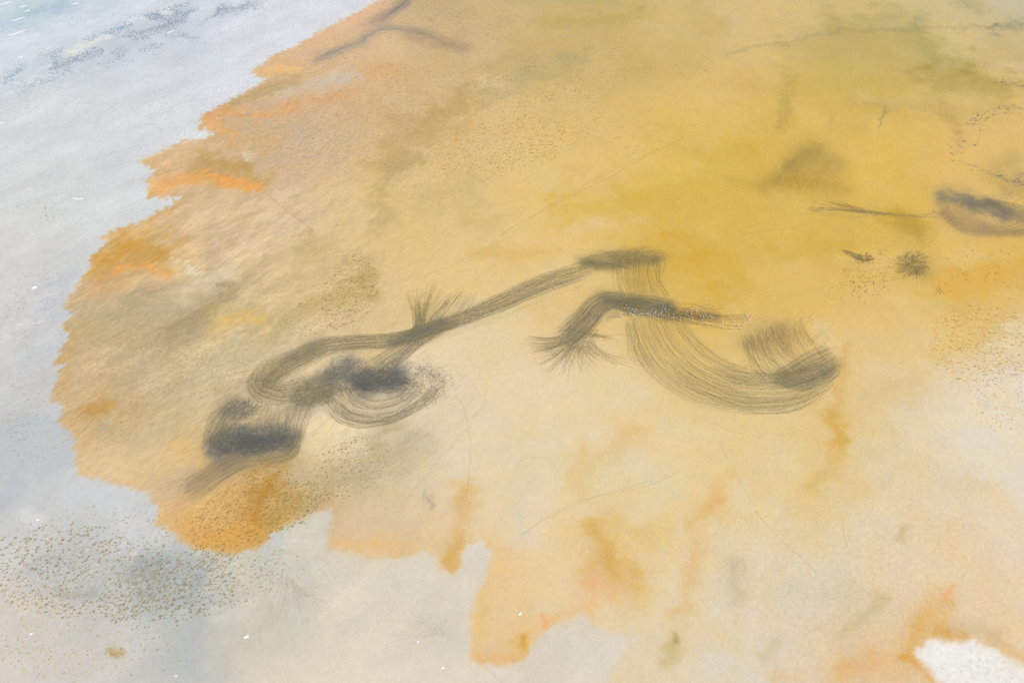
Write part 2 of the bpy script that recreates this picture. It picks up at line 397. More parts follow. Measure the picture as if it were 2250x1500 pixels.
# --- stains: algae bloom, stirred mud, iron tints. (line, half width, colour, strength, where: m mud / s salt / a all)
STAINS = [
    # upper left salt
    ([(0, 60), (60, 35), (130, 8)], 12, (178, 200, 216), .55, 's'), ([(0, 40), (90, 5)], 7, (192, 212, 214), .5, 's'), ([(60, 30), (170, 8)], 6, (165, 190, 210), .4, 's'),
    ([(120, 30), (170, 22)], 6, (170, 190, 215), .4, 's'), ([(0, 75), (60, 62), (130, 50)], 6, (190, 210, 218), .4, 's'),
    ([(0, 190), (60, 150), (150, 108), (240, 72), (300, 48), (380, 18), (420, 0)], 10, (188, 198, 212), .3, 's'),  # crust belts: their blue sky reflection tinted into the salt
    ([(110, 146), (150, 138), (230, 104), (330, 64), (420, 40), (560, 8)], 14, (190, 198, 210), .3, 's'),
    ([(220, 130), (330, 92), (430, 66)], 16, (192, 199, 208), .4, 's'), ([(140, 120), (200, 92), (240, 80)], 8, (236, 235, 228), .7, 's'),
    ([(330, 38), (390, 12)], 7, (236, 235, 228), .7, 's'), ([(280, 52), (310, 45)], 5, (232, 234, 232), .6, 's'),
    ([(0, 85), (120, 75), (250, 40), (330, 8)], 14, (226, 232, 240), .5, 's'), ([(0, 240), (60, 215)], 16, (205, 212, 218), .4, 's'),
    ([(200, 160), (330, 120), (470, 110)], 24, (202, 208, 215), .4, 's'), ([(100, 690), (150, 610)], 24, (190, 197, 204), .55, 's'), ([(60, 800), (100, 760)], 20, (192, 200, 208), .4, 's'),
    ([(0, 780), (70, 680)], 22, (222, 222, 220), .4, 's'), ([(20, 980), (140, 930)], 26, (184, 193, 201), .5, 's'), ([(60, 1030), (150, 1010)], 20, (186, 194, 202), .5, 's'), ([(0, 1100), (50, 1050)], 14, (172, 182, 194), .6, 's'),
    ([(55, 1130), (80, 1140)], 15, (218, 219, 220), .8, 's'), ([(170, 1080), (260, 1100)], 24, (207, 212, 217), .5, 's'), ([(270, 1180), (330, 1190)], 26, (208, 212, 214), .7, 's'),
    ([(330, 1280), (430, 1310)], 46, (168, 174, 174), .7, 's'), ([(410, 1240), (440, 1300)], 26, (166, 174, 175), .5, 's'), ([(130, 1300), (220, 1310)], 12, (170, 170, 164), .6, 's'), ([(80, 1250), (170, 1240)], 28, (184, 187, 188), .5, 's'),
    ([(420, 1460), (440, 1390)], 34, (180, 185, 187), .6, 's'), ([(345, 1440), (400, 1450)], 30, (184, 188, 189), .4, 's'), ([(252, 1432), (259, 1433)], 9, (178, 148, 82), .85, 's'), ([(20, 1340), (110, 1345)], 26, (212, 203, 190), .5, 's'),
    ([(590, 1255), (650, 1280), (630, 1400)], 30, (194, 196, 188), .5, 's'), ([(600, 1180), (560, 1230)], 24, (190, 196, 195), .55, 's'), ([(980, 1370), (1010, 1410)], 18, (198, 198, 190), .5, 's'), ([(640, 1190), (710, 1180)], 12, (216, 211, 200), .5, 's'),
    ([(480, 1350), (560, 1330)], 22, (216, 211, 201), .5, 's'),
    # upper left mud
    ([(700, 85), (780, 40), (840, 15)], 14, (232, 190, 152), .6, 'm'), ([(575, 158), (610, 150), (645, 158)], 9, (240, 191, 126), .75, 'm'), ([(640, 120), (690, 95)], 10, (222, 189, 154), .5, 'm'),
    ([(455, 252), (520, 218), (600, 190), (650, 182)], 10, (182, 158, 104), .65, 'm'), ([(446, 260), (490, 244), (545, 258), (600, 250), (650, 238)], 9, (234, 163, 100), .75, 'm'), ([(600, 242), (660, 222), (720, 212), (790, 200)], 8, (224, 168, 116), .6, 'm'),
    ([(470, 275), (500, 292), (520, 312)], 9, (234, 175, 106), .7, 'm'), ([(690, 185), (770, 170)], 15, (206, 200, 186), .65, 'm'), ([(610, 205), (650, 195)], 10, (208, 192, 165), .6, 'm'), ([(800, 160), (890, 160)], 20, (216, 173, 120), .5, 'm'),
    ([(560, 290), (640, 320), (720, 330)], 42, (200, 180, 150), .6, 'm'), ([(540, 330), (600, 310)], 22, (214, 170, 112), .4, 'm'), ([(440, 360), (520, 372), (565, 390)], 22, (188, 154, 92), .65, 'm'), ([(350, 415), (400, 392), (450, 387), (500, 398), (570, 412)], 12, (236, 164, 88), .62, 'm'),
    ([(480, 395), (560, 415)], 8, (244, 163, 74), .6, 'm'), ([(330, 400), (350, 430)], 12, (230, 187, 126), .5, 'm'), ([(350, 345), (420, 320), (480, 330)], 14, (216, 189, 148), .5, 'm'),
    ([(535, 338), (552, 345)], 7, (222, 212, 184), .7, 'm'), ([(380, 455), (330, 480), (260, 515)], 11, (216, 175, 112), .65, 'm'), ([(440, 440), (520, 430)], 15, (214, 186, 142), .5, 'm'),
    ([(230, 585), (290, 555), (360, 550)], 24, (206, 156, 72), .85, 'm'), ([(250, 590), (310, 585), (370, 602)], 7, (232, 167, 92), .75, 'm'), ([(345, 560), (375, 555)], 12, (192, 152, 78), .6, 'm'), ([(385, 578), (425, 602)], 8, (228, 220, 190), .7, 'm'),
    ([(200, 640), (260, 625)], 14, (218, 170, 126), .6, 'm'), ([(230, 690), (330, 690), (420, 680)], 34, (180, 166, 132), .6, 'm'), ([(180, 750), (300, 745)], 26, (192, 170, 126), .55, 'm'), ([(370, 738), (430, 700), (480, 665), (510, 640)], 16, (166, 149, 112), .7, 'm'),
    ([(400, 655), (450, 630), (500, 600)], 18, (218, 204, 174), .65, 'm'), ([(480, 715), (550, 690)], 20, (220, 185, 114), .75, 'm'), ([(420, 770), (520, 735)], 15, (225, 202, 156), .6, 'm'), ([(450, 810), (540, 775), (620, 750)], 26, (196, 184, 152), .6, 'm'),
    ([(270, 850), (350, 800)], 26, (194, 174, 136), .5, 'm'), ([(150, 740), (130, 850)], 14, (202, 166, 112), .55, 'm'), ([(192, 905), (240, 884)], 14, (190, 142, 70), .6, 'm'), ([(230, 950), (320, 960), (400, 940)], 22, (192, 174, 134), .5, 'm'),
    ([(370, 880), (430, 850)], 22, (200, 186, 150), .5, 'm'), ([(160, 930), (190, 970)], 12, (208, 172, 124), .5, 'm'), ([(190, 1020), (290, 1030)], 20, (222, 195, 148), .6, 'm'), ([(390, 990), (430, 970), (440, 990)], 20, (224, 187, 122), .75, 'm'),
    ([(330, 1080), (400, 1050)], 20, (196, 178, 152), .45, 'm'), ([(620, 1010), (600, 1060)], 26, (188, 158, 96), .7, 'm'), ([(590, 1060), (570, 1110), (540, 1150)], 26, (184, 138, 62), .85, 'm'), ([(540, 1160), (480, 1190), (430, 1170)], 20, (218, 167, 88), .75, 'm'),
    ([(650, 1100), (600, 1150)], 16, (186, 156, 82), .7, 'm'), ([(470, 1060), (440, 1110)], 22, (220, 187, 126), .6, 'm'), ([(690, 1060), (790, 1030), (880, 970)], 34, (186, 172, 136), .65, 'm'), ([(720, 1090), (680, 1120)], 18, (184, 162, 118), .6, 'm'),
    ([(700, 960), (780, 960)], 28, (230, 212, 172), .8, 'm'), ([(830, 1040), (930, 980)], 22, (198, 186, 156), .5, 'm'), ([(735, 1190), (800, 1200), (900, 1198)], 15, (224, 185, 130), .6, 'm'), ([(940, 1095), (946, 1108)], 6, (168, 160, 140), .6, 'm'),
    ([(1000, 1190), (985, 1225), (1000, 1245)], 16, (208, 162, 78), .62, 'm'), ([(1035, 1075), (1015, 1140), (990, 1200)], 18, (216, 175, 110), .6, 'm'), ([(1050, 1080), (1000, 1068)], 9, (222, 187, 126), .5, 'm'),
    # centre and lower
    ([(1620, 1000), (1560, 1150), (1520, 1400)], 55, (227, 193, 130), .35, 'm'), ([(1380, 940), (1290, 1090), (1220, 1250)], 55, (227, 194, 132), .3, 'm'), ([(1860, 780), (1840, 1000), (1780, 1180)], 45, (223, 190, 126), .35, 'm'),
    ([(1330, 1150), (1410, 1180), (1370, 1250)], 48, (225, 187, 108), .45, 'm'), ([(1130, 1250), (1180, 1380)], 45, (229, 194, 138), .4, 'm'), ([(2000, 1150), (2150, 1250), (2240, 1380)], 50, (228, 198, 150), .3, 'm'),
    ([(1320, 1160), (1330, 1220)], 26, (214, 173, 98), .65, 'm'), ([(1312, 1222), (1335, 1235), (1385, 1250)], 24, (206, 162, 80), .55, 'm'), ([(1370, 1170), (1440, 1165)], 22, (220, 189, 120), .6, 'm'), ([(1300, 1280), (1340, 1290)], 18, (224, 177, 126), .6, 'm'),
    ([(1200, 1380), (1300, 1320)], 12, (230, 183, 130), .65, 'm'), ([(1140, 1405), (1150, 1430)], 10, (208, 160, 64), .7, 'm'), ([(1050, 1445), (1130, 1448)], 12, (224, 175, 114), .65, 'm'), ([(1055, 1310), (1050, 1400)], 14, (224, 191, 128), .6, 'm'), ([(1190, 1380), (1195, 1365)], 9, (234, 173, 118), .5, 'm'),
    ([(1470, 1450), (1480, 1430)], 16, (186, 166, 108), .42, 'm'), ([(1482, 1405), (1488, 1390)], 6, (178, 160, 104), .6, 'm'), ([(1590, 1060), (1530, 1180), (1500, 1330)], 18, (222, 183, 122), .6, 'm'), ([(1580, 1090), (1550, 1130)], 9, (220, 173, 102), .5, 'm'),
    ([(1370, 960), (1310, 1020), (1270, 1060)], 26, (220, 185, 122), .55, 'm'), ([(1830, 915), (1850, 945), (1848, 985)], 14, (206, 164, 70), .7, 'm'), ([(1838, 900), (1860, 760)], 12, (214, 172, 98), .5, 'm'), ([(1830, 1000), (1800, 1070)], 18, (214, 181, 112), .55, 'm'),
    ([(1120, 1080), (1180, 1000), (1230, 1030)], 30, (217, 206, 168), .6, 'm'), ([(1330, 1040), (1420, 1020), (1450, 1090)], 30, (218, 206, 170), .6, 'm'), ([(1260, 1110), (1440, 1110)], 22, (221, 204, 166), .5, 'm'), ([(1140, 1170), (1140, 1100)], 18, (212, 204, 178), .5, 'm'),
    ([(1280, 830), (1330, 860)], 30, (222, 206, 162), .5, 'm'), ([(1080, 720), (1060, 800)], 40, (220, 204, 160), .5, 'm'), ([(1400, 880), (1500, 950)], 20, (218, 202, 158), .5, 'm'),
    ([(1610, 1250), (1625, 1310)], 18, (188, 178, 140), .45, 'm'), ([(1850, 1385), (1900, 1350), (1950, 1310)], 12, (196, 180, 134), .55, 'm'), ([(1980, 1180), (1990, 1160)], 10, (194, 178, 130), .5, 'm'), ([(1740, 1300), (1860, 1300)], 34, (206, 196, 166), .5, 'm'),
    ([(1700, 1420), (1680, 1440)], 14, (192, 178, 134), .4, 'm'), ([(1990, 1430), (2040, 1370), (2060, 1325)], 22, (218, 172, 98), .7, 'm'), ([(2075, 1385), (2115, 1405)], 16, (208, 154, 70), .6, 'm'), ([(1975, 1440), (2010, 1450), (2050, 1490)], 9, (214, 158, 78), .7, 'm'),
    ([(2080, 1310), (2095, 1296)], 7, (238, 173, 122), .7, 'm'), ([(2170, 1395), (2250, 1445)], 12, (218, 172, 108), .6, 'm'), ([(1850, 1495), (1930, 1450)], 20, (220, 177, 122), .6, 'm'), ([(2120, 1370), (2190, 1400)], 18, (204, 182, 146), .5, 'm'), ([(1690, 1495), (1750, 1480)], 12, (220, 187, 136), .5, 'm'),
    ([(2100, 930), (2180, 940), (2260, 910)], 60, (227, 213, 180), .6, 'm'), ([(2180, 760), (2250, 720)], 18, (228, 214, 180), .6, 'm'), ([(2200, 1000), (2120, 1000)], 24, (222, 212, 186), .5, 'm'), ([(2080, 1060), (2160, 1080)], 20, (212, 196, 152), .4, 'm'),
    ([(2060, 770), (2120, 750)], 24, (220, 189, 106), .5, 'm'), ([(1900, 880), (1960, 860)], 26, (214, 190, 138), .5, 'm'), ([(1980, 840), (2020, 880)], 22, (212, 186, 138), .4, 'm'), ([(1800, 720), (1840, 760)], 14, (226, 204, 156), .5, 'm'),
    ([(2100, 620), (2250, 590)], 36, (218, 170, 72), .65, 'm'), ([(2100, 570), (2140, 560)], 16, (226, 196, 130), .5, 'm'),
    # centre yellow
    ([(1240, 460), (1400, 455), (1560, 425), (1680, 400)], 30, (208, 172, 66), .42, 'm'), ([(1040, 562), (1220, 552)], 10, (214, 170, 86), .35, 'm'), ([(1150, 525), (1260, 505), (1420, 478)], 13, (226, 198, 150), .38, 'm'), ([(1480, 560), (1600, 600), (1560, 650)], 34, (208, 168, 62), .55, 'm'),
    ([(1680, 560), (1850, 540)], 22, (206, 168, 64), .5, 'm'), ([(1950, 480), (2030, 500)], 20, (196, 162, 62), .6, 'm'), ([(1560, 360), (1660, 330)], 26, (208, 172, 66), .5, 'm'), ([(1170, 640), (1250, 610)], 14, (224, 196, 140), .5, 'm'), ([(1180, 660), (1200, 690)], 22, (220, 187, 126), .5, 'm'),
    ([(850, 350), (880, 310), (950, 270), (1020, 215)], 26, (184, 154, 96), .55, 'm'), ([(838, 490), (842, 410), (866, 372), (900, 350)], 18, (184, 162, 106), .5, 'm'), ([(870, 375), (920, 355)], 10, (180, 162, 110), .5, 'm'), ([(930, 440), (1020, 430), (1060, 500)], 30, (204, 180, 122), .5, 'm'),
    ([(672, 512), (686, 518)], 13, (184, 160, 112), .55, 'm'), ([(700, 560), (640, 590)], 22, (196, 172, 118), .5, 'm'), ([(790, 580), (810, 640)], 18, (178, 152, 92), .5, 'm'), ([(690, 660), (760, 640)], 24, (190, 166, 106), .55, 'm'), ([(620, 700), (700, 670)], 20, (192, 174, 124), .5, 'm'), ([(860, 320), (900, 250)], 30, (204, 178, 132), .3, 'm'),
    ([(1080, 200), (1200, 150), (1280, 130)], 24, (180, 166, 116), .55, 'm'), ([(1080, 145), (1160, 110)], 18, (192, 168, 112), .4, 'm'), ([(1020, 280), (990, 330)], 14, (216, 179, 114), .45, 'm'), ([(1110, 190), (1060, 180)], 12, (224, 198, 150), .5, 'm'), ([(1380, 170), (1500, 150)], 22, (202, 170, 100), .4, 'm'),
    ([(1200, 50), (1330, 42), (1420, 25)], 14, (186, 164, 90), .5, 'm'), ([(1120, 0), (1350, 0)], 10, (184, 172, 118), .5, 'm'), ([(930, 10), (1010, 35)], 22, (188, 168, 124), .45, 'm'), ([(850, 90), (870, 130)], 12, (224, 196, 142), .5, 'm'),
    # upper right green smoke
    ([(1740, 105), (1820, 78), (1890, 62)], 30, (186, 166, 102), .36, 'm'), ([(1850, 110), (1920, 100), (1990, 120)], 46, (184, 166, 92), .3, 'm'), ([(1990, 60), (2030, 80), (2050, 110), (2100, 130)], 22, (166, 160, 96), .5, 'm'), ([(2040, 170), (2120, 172), (2190, 190)], 26, (170, 150, 74), .6, 'm'),
    ([(1738, 175), (1722, 220), (1722, 270)], 14, (176, 152, 74), .45, 'm'), ([(1760, 185), (1850, 190), (1960, 200)], 30, (192, 170, 78), .38, 'm'), ([(1880, 45), (1960, 40)], 14, (178, 164, 102), .4, 'm'), ([(2000, 50), (2030, 30)], 10, (170, 164, 110), .4, 'm'),
    ([(1590, 122), (1660, 105), (1740, 88), (1800, 74), (1900, 68), (2050, 62), (2150, 60), (2250, 64)], 4, (158, 144, 104), .32, 'm'), ([(2180, 66), (2250, 44)], 7, (146, 140, 116), .6, 'm'), ([(2110, 0), (2160, 25)], 10, (172, 168, 122), .5, 'm'), ([(2200, 10), (2250, 20)], 20, (200, 194, 166), .6, 'm'),
    ([(2060, 70), (2120, 90)], 20, (220, 198, 130), .5, 'm'), ([(1890, 215), (2020, 232)], 11, (214, 190, 130), .55, 'm'), ([(1880, 230), (2050, 235)], 8, (190, 164, 88), .4, 'm'), ([(1830, 270), (1880, 280)], 18, (196, 166, 84), .4, 'm'), ([(1945, 228), (1935, 280)], 3, (160, 140, 80), .4, 'm'),
    ([(2190, 145), (2250, 155)], 12, (216, 193, 140), .6, 'm'), ([(2200, 180), (2250, 192)], 6, (164, 144, 98), .5, 'm'), ([(2070, 230), (2095, 270), (2110, 320)], 9, (184, 156, 92), .5, 'm'),
    # right hand dark pools and stirred mud
    ([(1680, 410), (1715, 392), (1750, 352), (1782, 330)], 16, (166, 142, 76), .45, 'm', .3), ([(1750, 370), (1790, 340), (1830, 362)], 22, (168, 144, 78), .42, 'm', .3), ([(1600, 392), (1660, 404), (1720, 398)], 8, (186, 156, 70), .3, 'm', .3), ([(1720, 400), (1800, 400), (1850, 415)], 18, (184, 152, 68), .5, 'm', .35), ([(2220, 350), (2180, 380), (2235, 390)], 24, (190, 162, 96), .6, 'm', .35), ([(2210, 420), (2250, 400)], 14, (180, 152, 98), .5, 'm', .35),
    ([(2075, 432), (2105, 432), (2130, 445)], 15, (120, 116, 106), .75, 'm', .35), ([(2140, 452), (2180, 452), (2205, 472)], 12, (104, 105, 100), .8, 'm', .35), ([(2200, 470), (2250, 478)], 12, (136, 124, 104), .6, 'm', .35), ([(2075, 470), (2110, 495), (2170, 508), (2250, 510)], 9, (164, 138, 96), .6, 'm', .35),
    ([(2100, 470), (2160, 490)], 22, (172, 142, 100), .55, 'm', .35), ([(1980, 490), (2030, 520)], 16, (180, 148, 64), .6, 'm', .35), ([(2000, 580), (2030, 590)], 20, (156, 132, 76), .55, 'm', .35),
    # top left dark wisps
    ([(698, 130), (740, 112), (795, 92)], 9, (146, 144, 134), .42, 'm', .35), ([(790, 84), (840, 63), (890, 64), (950, 78)], 7, (150, 144, 132), .45, 'm', .35), ([(900, 78), (960, 92), (1025, 108)], 12, (166, 142, 118), .5, 'm', .35), ([(895, 0), (860, 28), (825, 48)], 8, (134, 124, 124), .65, 'm', .35), ([(850, 35), (800, 55)], 10, (200, 168, 140), .5, 'm', .35),
    # beds of the thick trails
    ([(1280, 578), (1330, 582), (1400, 570), (1440, 568)], 11, (120, 112, 76), .7, 'm', .35), ([(1310, 560), (1420, 560)], 10, (140, 126, 76), .5, 'm', .35), ([(1335, 658), (1400, 672), (1470, 680)], 14, (104, 101, 84), .8, 'm', .35), ([(1450, 690), (1520, 692), (1570, 696)], 9, (146, 124, 82), .6, 'm', .35),
    ([(1250, 742), (1290, 700), (1325, 662)], 20, (136, 122, 94), .5, 'm', .35), ([(490, 985), (540, 980), (610, 962)], 27, (97, 96, 94), .95, 'm', .35), ([(460, 985), (520, 945), (600, 945), (640, 960)], 14, (120, 119, 112), .6, 'm', .35), ([(792, 848), (830, 838), (865, 834)], 22, (97, 96, 94), .95, 'm', .35),
    ([(770, 795), (740, 812), (722, 840)], 18, (110, 110, 107), .7, 'm', .35), ([(760, 830), (880, 815)], 12, (112, 114, 114), .55, 'm', .35), ([(860, 750), (910, 735), (970, 705)], 10, (112, 112, 104), .6, 'm', .35), ([(650, 885), (690, 860), (720, 850)], 22, (124, 121, 106), .6, 'm', .35), ([(500, 905), (535, 890)], 17, (118, 118, 110), .6, 'm', .35),
    ([(525, 1012), (470, 1040), (420, 1070)], 18, (152, 136, 108), .55, 'm', .35), ([(700, 760), (620, 805), (580, 840)], 16, (140, 130, 100), .55, 'm', .35), ([(1720, 835), (1790, 815), (1830, 800)], 16, (150, 132, 90), .45, 'm', .35), ([(1655, 750), (1690, 735), (1730, 735)], 24, (160, 137, 90), .5, 'm', .35),
    ([(1740, 750), (1730, 790)], 10, (228, 190, 122), .4, 'm', .35), ([(1430, 800), (1520, 860), (1640, 880)], 22, (190, 168, 112), .2, 'm', .35), ([(1400, 620), (1410, 580)], 34, (180, 152, 76), .35, 'm', .35), ([(1400, 740), (1420, 700)], 30, (190, 160, 80), .35, 'm', .35),
]
mot = fbm(WX / 9, WY / 9, 4, 0.6)
fine = fbm(WX / 2.6 + 5, WY / 2.6, 3, 0.65)
WB1 = fbm(WX / 17 + 3, WY / 17 + 77, 4, .55) * 2; WB2 = fbm(WX / 17 + 130, WY / 17 + 21, 4, .55) * 2
WS1 = fbm(WX / 6 + 13, WY / 6 + 7, 3, .55) * 2; WS2 = fbm(WX / 6 + 30, WY / 6 + 121, 3, .55) * 2
for stain in STAINS:
    line, w, c, a, where = stain[:5]; wk = stain[5] if len(stain) > 5 else 1.0
    L = catmull(line, 10.0)
    m = 4.2 * w + 40
    sl = sub(L[:, 0].min() - m, L[:, 0].max() + m, L[:, 1].min() - m, L[:, 1].max() + m)
    k1 = min(1.0, max(0.0, (w - 6) / 18.0))
    x = PX[sl] + (QX[sl] - PX[sl]) * wk + w * wk * (1.5 * WB1[sl] * k1 + 1.3 * WS1[sl] * (1 - k1)) + w * .35 * fine[sl]
    y = PY[sl] + (QY[sl] - PY[sl]) * wk + w * wk * (1.1 * WB2[sl] * k1 + 1.0 * WS2[sl] * (1 - k1)) + w * .25 * mot[sl]
    if x.size == 0: continue
    d = np.full(x.shape, 1e9)
    for i in range(len(L) - 1):
        p, q = L[i], L[i + 1]; e = q - p; ee = e @ e + 1e-9
        t = np.clip(((x - p[0]) * e[0] + (y - p[1]) * e[1]) / ee, 0, 1)
        d = np.minimum(d, (x - p[0] - t * e[0]) ** 2 + ((y - p[1] - t * e[1])) ** 2)
    g = np.exp(-d / (2 * (0.88 * w) ** 2)) * a * (1 + .5 * WB1[sl] * WB2[sl] + 0.35 * WB2[sl])
    g = np.clip(g * (1 + 0.45 * mot[sl] + 0.3 * fine[sl] + 0.35 * comb[sl] * left_w[sl]), 0, 1)
    if where == 'm': g = g * (1 - salt_w[sl])
    if where == 's': g = g * salt_w[sl]
    RGB[sl] = RGB[sl] * (1 - g[..., None]) + np.array(c, float) * g[..., None]

# --- grain of the surface itself: combed streaks on the left shore, fine mottling elsewhere
mud_w = 1 - salt_w
gr_right = 1 / (1 + np.exp(-(PX - 1600) / 120.0)) / (1 + np.exp(-(PY - 1000) / 70.0))
up_w = np.exp(-(((PX - 950) / 480) ** 2 + ((PY - 220) / 190) ** 2))
tex = (0.04 * comb + 0.075 * comb2) * left_w * (0.35 + 0.65 * mud_w) + 0.022 * fine + 0.022 * mot
tex = tex + 0.035 * gr_right * fbm(WX / 1.6, WY / 1.6, 3, 0.7) + 0.03 * up_w * fine
gran = fbm(WX / 1.5 + 8, WY / 1.5 + 2, 3, .7)
for (gx0, gy0, grx, gry, ga) in [(280, 1260, 300, 110, .09), (560, 1110, 150, 90, .08), (780, 1040, 130, 60, .05), (500, 800, 150, 60, .09), (300, 760, 160, 110, .06), (620, 320, 180, 80, .10), (720, 660, 140, 70, .07), (2150, 800, 150, 110, .05), (2150, 1470, 120, 60, .06), (1900, 1280, 420, 240, .045), (1300, 1200, 150, 90, .03)]:
    tex = tex + ga * 1.3 * gran * np.exp(-(((PX - gx0) / grx) ** 2 + ((PY - gy0) / gry) ** 2))
tex = tex + 0.011 * rng.standard_normal(PX.shape)
RGB = RGB * (1 + tex[..., None])
hue = fbm(WX / 14 + 200, WY / 14, 3)
RGB[..., 2] *= 1 - 0.05 * hue * mud_w
RGB[..., 0] *= 1 + 0.012 * hue
ALB = albedo(np.clip(RGB, 0, 250))

def bed(px, py):
    j = np.clip(((np.asarray(py) - gy[0]) / STEP).round().astype(int), 0, NY - 1); i = np.clip(((np.asarray(px) - gx[0]) / STEP).round().astype(int), 0, NX - 1)
    return ALB[j, i]


# --- carry the sheet on to the horizon with coarse rows and columns
out = np.array([40, 120, 300, 700, 1500, 4000, 10000.0])
ex = np.concatenate([gx[0] - out[::-1], gx, gx[-1] + out])
far_y = np.array([-560, -480, -380, -260, -170, -110.0])     # towards the horizon
near_y = np.array([1610, 1680, 1850, 2200, 3000.0])          # under and behind the camera
ey = np.concatenate([far_y, gy, near_y])
GX, GY = np.meshgrid(ex, ey)
VX, VY = ground(GX, GY)
ji = np.clip(np.searchsorted(gy, ey), 0, NY - 1); ii = np.clip(np.searchsorted(gx, ex), 0, NX - 1)
CALL = ALB[np.ix_(ji, ii)]
SALT = salt_w[np.ix_(ji, ii)]
ny, nx = GX.shape
idx = np.arange(ny * nx).reshape(ny, nx)
quads = np.stack([idx[1:, :-1], idx[1:, 1:], idx[:-1, 1:], idx[:-1, :-1]], -1).reshape(-1, 4)
fs = SALT.ravel()[quads].mean(1)
V = np.stack([VX.ravel(), VY.ravel(), np.zeros(ny * nx)], -1)
CV = CALL.reshape(-1, 3)
qx = GX.ravel()[quads].mean(1); qy = GY.ravel()[quads].mean(1)
isle = (fs > 0.5) & (qx > 1800) & (qy > 1330)
main = (fs > 0.5) & ~isle


def part_sheet(name, sel, mat):
    f = quads[sel]; used, inv = np.unique(f, return_inverse=True)
    o = link(name, make_mesh(name, V[used], inv.reshape(f.shape), CV[used], mat))
    return o


mud_flat = tag(part_sheet('mud_flat', fs <= 0.5, M_MUD), 'wide ochre yellow mud flat under a film of brine', kind='structure')
salt_flat = tag(part_sheet('salt_flat', main, M_SALT), 'pale blue grey salt flat along the left and lower left', kind='structure')
salt_isle = tag(part_sheet('salt_flat', isle, M_SALT), 'small white salt patch in the lower right corner', kind='structure')

# ------------------------------------------------------------------ trails left by wading birds
TW = 0.40     # common factor on trail width


class Ribbons:
    """low ridges of turned mud, any number of them, joined in one mesh"""
    def __init__(self):
        self.v = []; self.f = []; self.c = []; self.n = 0

    def add(self, pts, width, color, taper=True):
        p = np.asarray(pts, float)
        if len(p) < 2: return
        wx, wy = ground(p[:, 0], p[:, 1])
        tx = np.gradient(wx); ty = np.gradient(wy); l = np.hypot(tx, ty) + 1e-9
        nxv, nyv = -ty / l, tx / l
        hw = np.full(len(p), width * 0.5 * TW)
        if taper and len(p) > 4:
            hw[0] *= 0.3; hw[-1] *= 0.3
        top = 0.012 + 0.02 * random.random()
        k = len(p)
        a = np.stack([wx + nxv * hw, wy + nyv * hw, np.full(k, -0.004)], -1)
        b = np.stack([wx, wy, np.full(k, top)], -1)
        c = np.stack([wx - nxv * hw, wy - nyv * hw, np.full(k, -0.004)], -1)
        v = np.stack([a, b, c], 1).reshape(-1, 3)
        i = np.arange(k - 1) * 3 + self.n
        self.f.append(np.stack([i, i + 1, i + 4, i + 3], -1)); self.f.append(np.stack([i + 1, i + 2, i + 5, i + 4], -1))
        if np.ndim(color) == 0:
            cc = np.repeat(bed(p[:, 0], p[:, 1]) * color * np.array([1.0, 1.0, 1.04]), 3, 0)
        else:
            cc = np.repeat(color[None], len(v), 0)
        self.v.append(v); self.c.append(cc); self.n += len(v)

    def dots(self, pts, width, color, gap=3.5, length=1.4):
        p = np.asarray(pts, float)
        d = np.concatenate([[0], np.cumsum(np.hypot(np.diff(p[:, 0]), np.diff(p[:, 1])))])
        s = random.random() * gap
        while s + length < d[-1]:
            q = np.array([[np.interp(s + u, d, p[:, 0]), np.interp(s + u, d, p[:, 1])] for u in (0, length)])
            self.add(q, width * 1.7, color, False)
            s += gap * random.uniform(0.7, 1.4)

    def build(self, name, label, cat='trails', group=None, kind='stuff', parent=None):
        o = link(name, make_mesh(name, np.vstack(self.v), np.vstack(self.f), np.vstack(self.c), M_TRAIL, smooth=False), parent)
        return tag(o, label, cat if parent is None else None, group, kind)


GREY = (108, 106, 98); OLIVE = (118, 110, 86); BROWN = (134, 116, 80); PURPLE = (132, 119, 98)


def shade(c, j=0.16):
    if np.ndim(c) == 0: return float(np.clip(c + random.gauss(0, j * .5), .3, 1.0))
    k = 1 + random.gauss(0, j)
    return albedo(np.clip(np.array(c, float) * k, 20, 235))


def wander(n, amp, wl):
    """smooth sideways drift over n samples"""
    m = max(3, int(n / wl) + 3)
    k = np.cumsum(np.random.default_rng(random.randrange(10 ** 9)).standard_normal(m)) * 0.5
    k = k - k.mean()
    k = k + np.random.default_rng(random.randrange(10 ** 9)).standard_normal(m) * 0.5
    xs = np.linspace(0, m - 1, n); i = np.clip(xs.astype(int), 0, m - 2); t = xs - i; t = t * t * (3 - 2 * t)
    return amp * (k[i] * (1 - t) + k[i + 1] * t)


PXM = 0.2


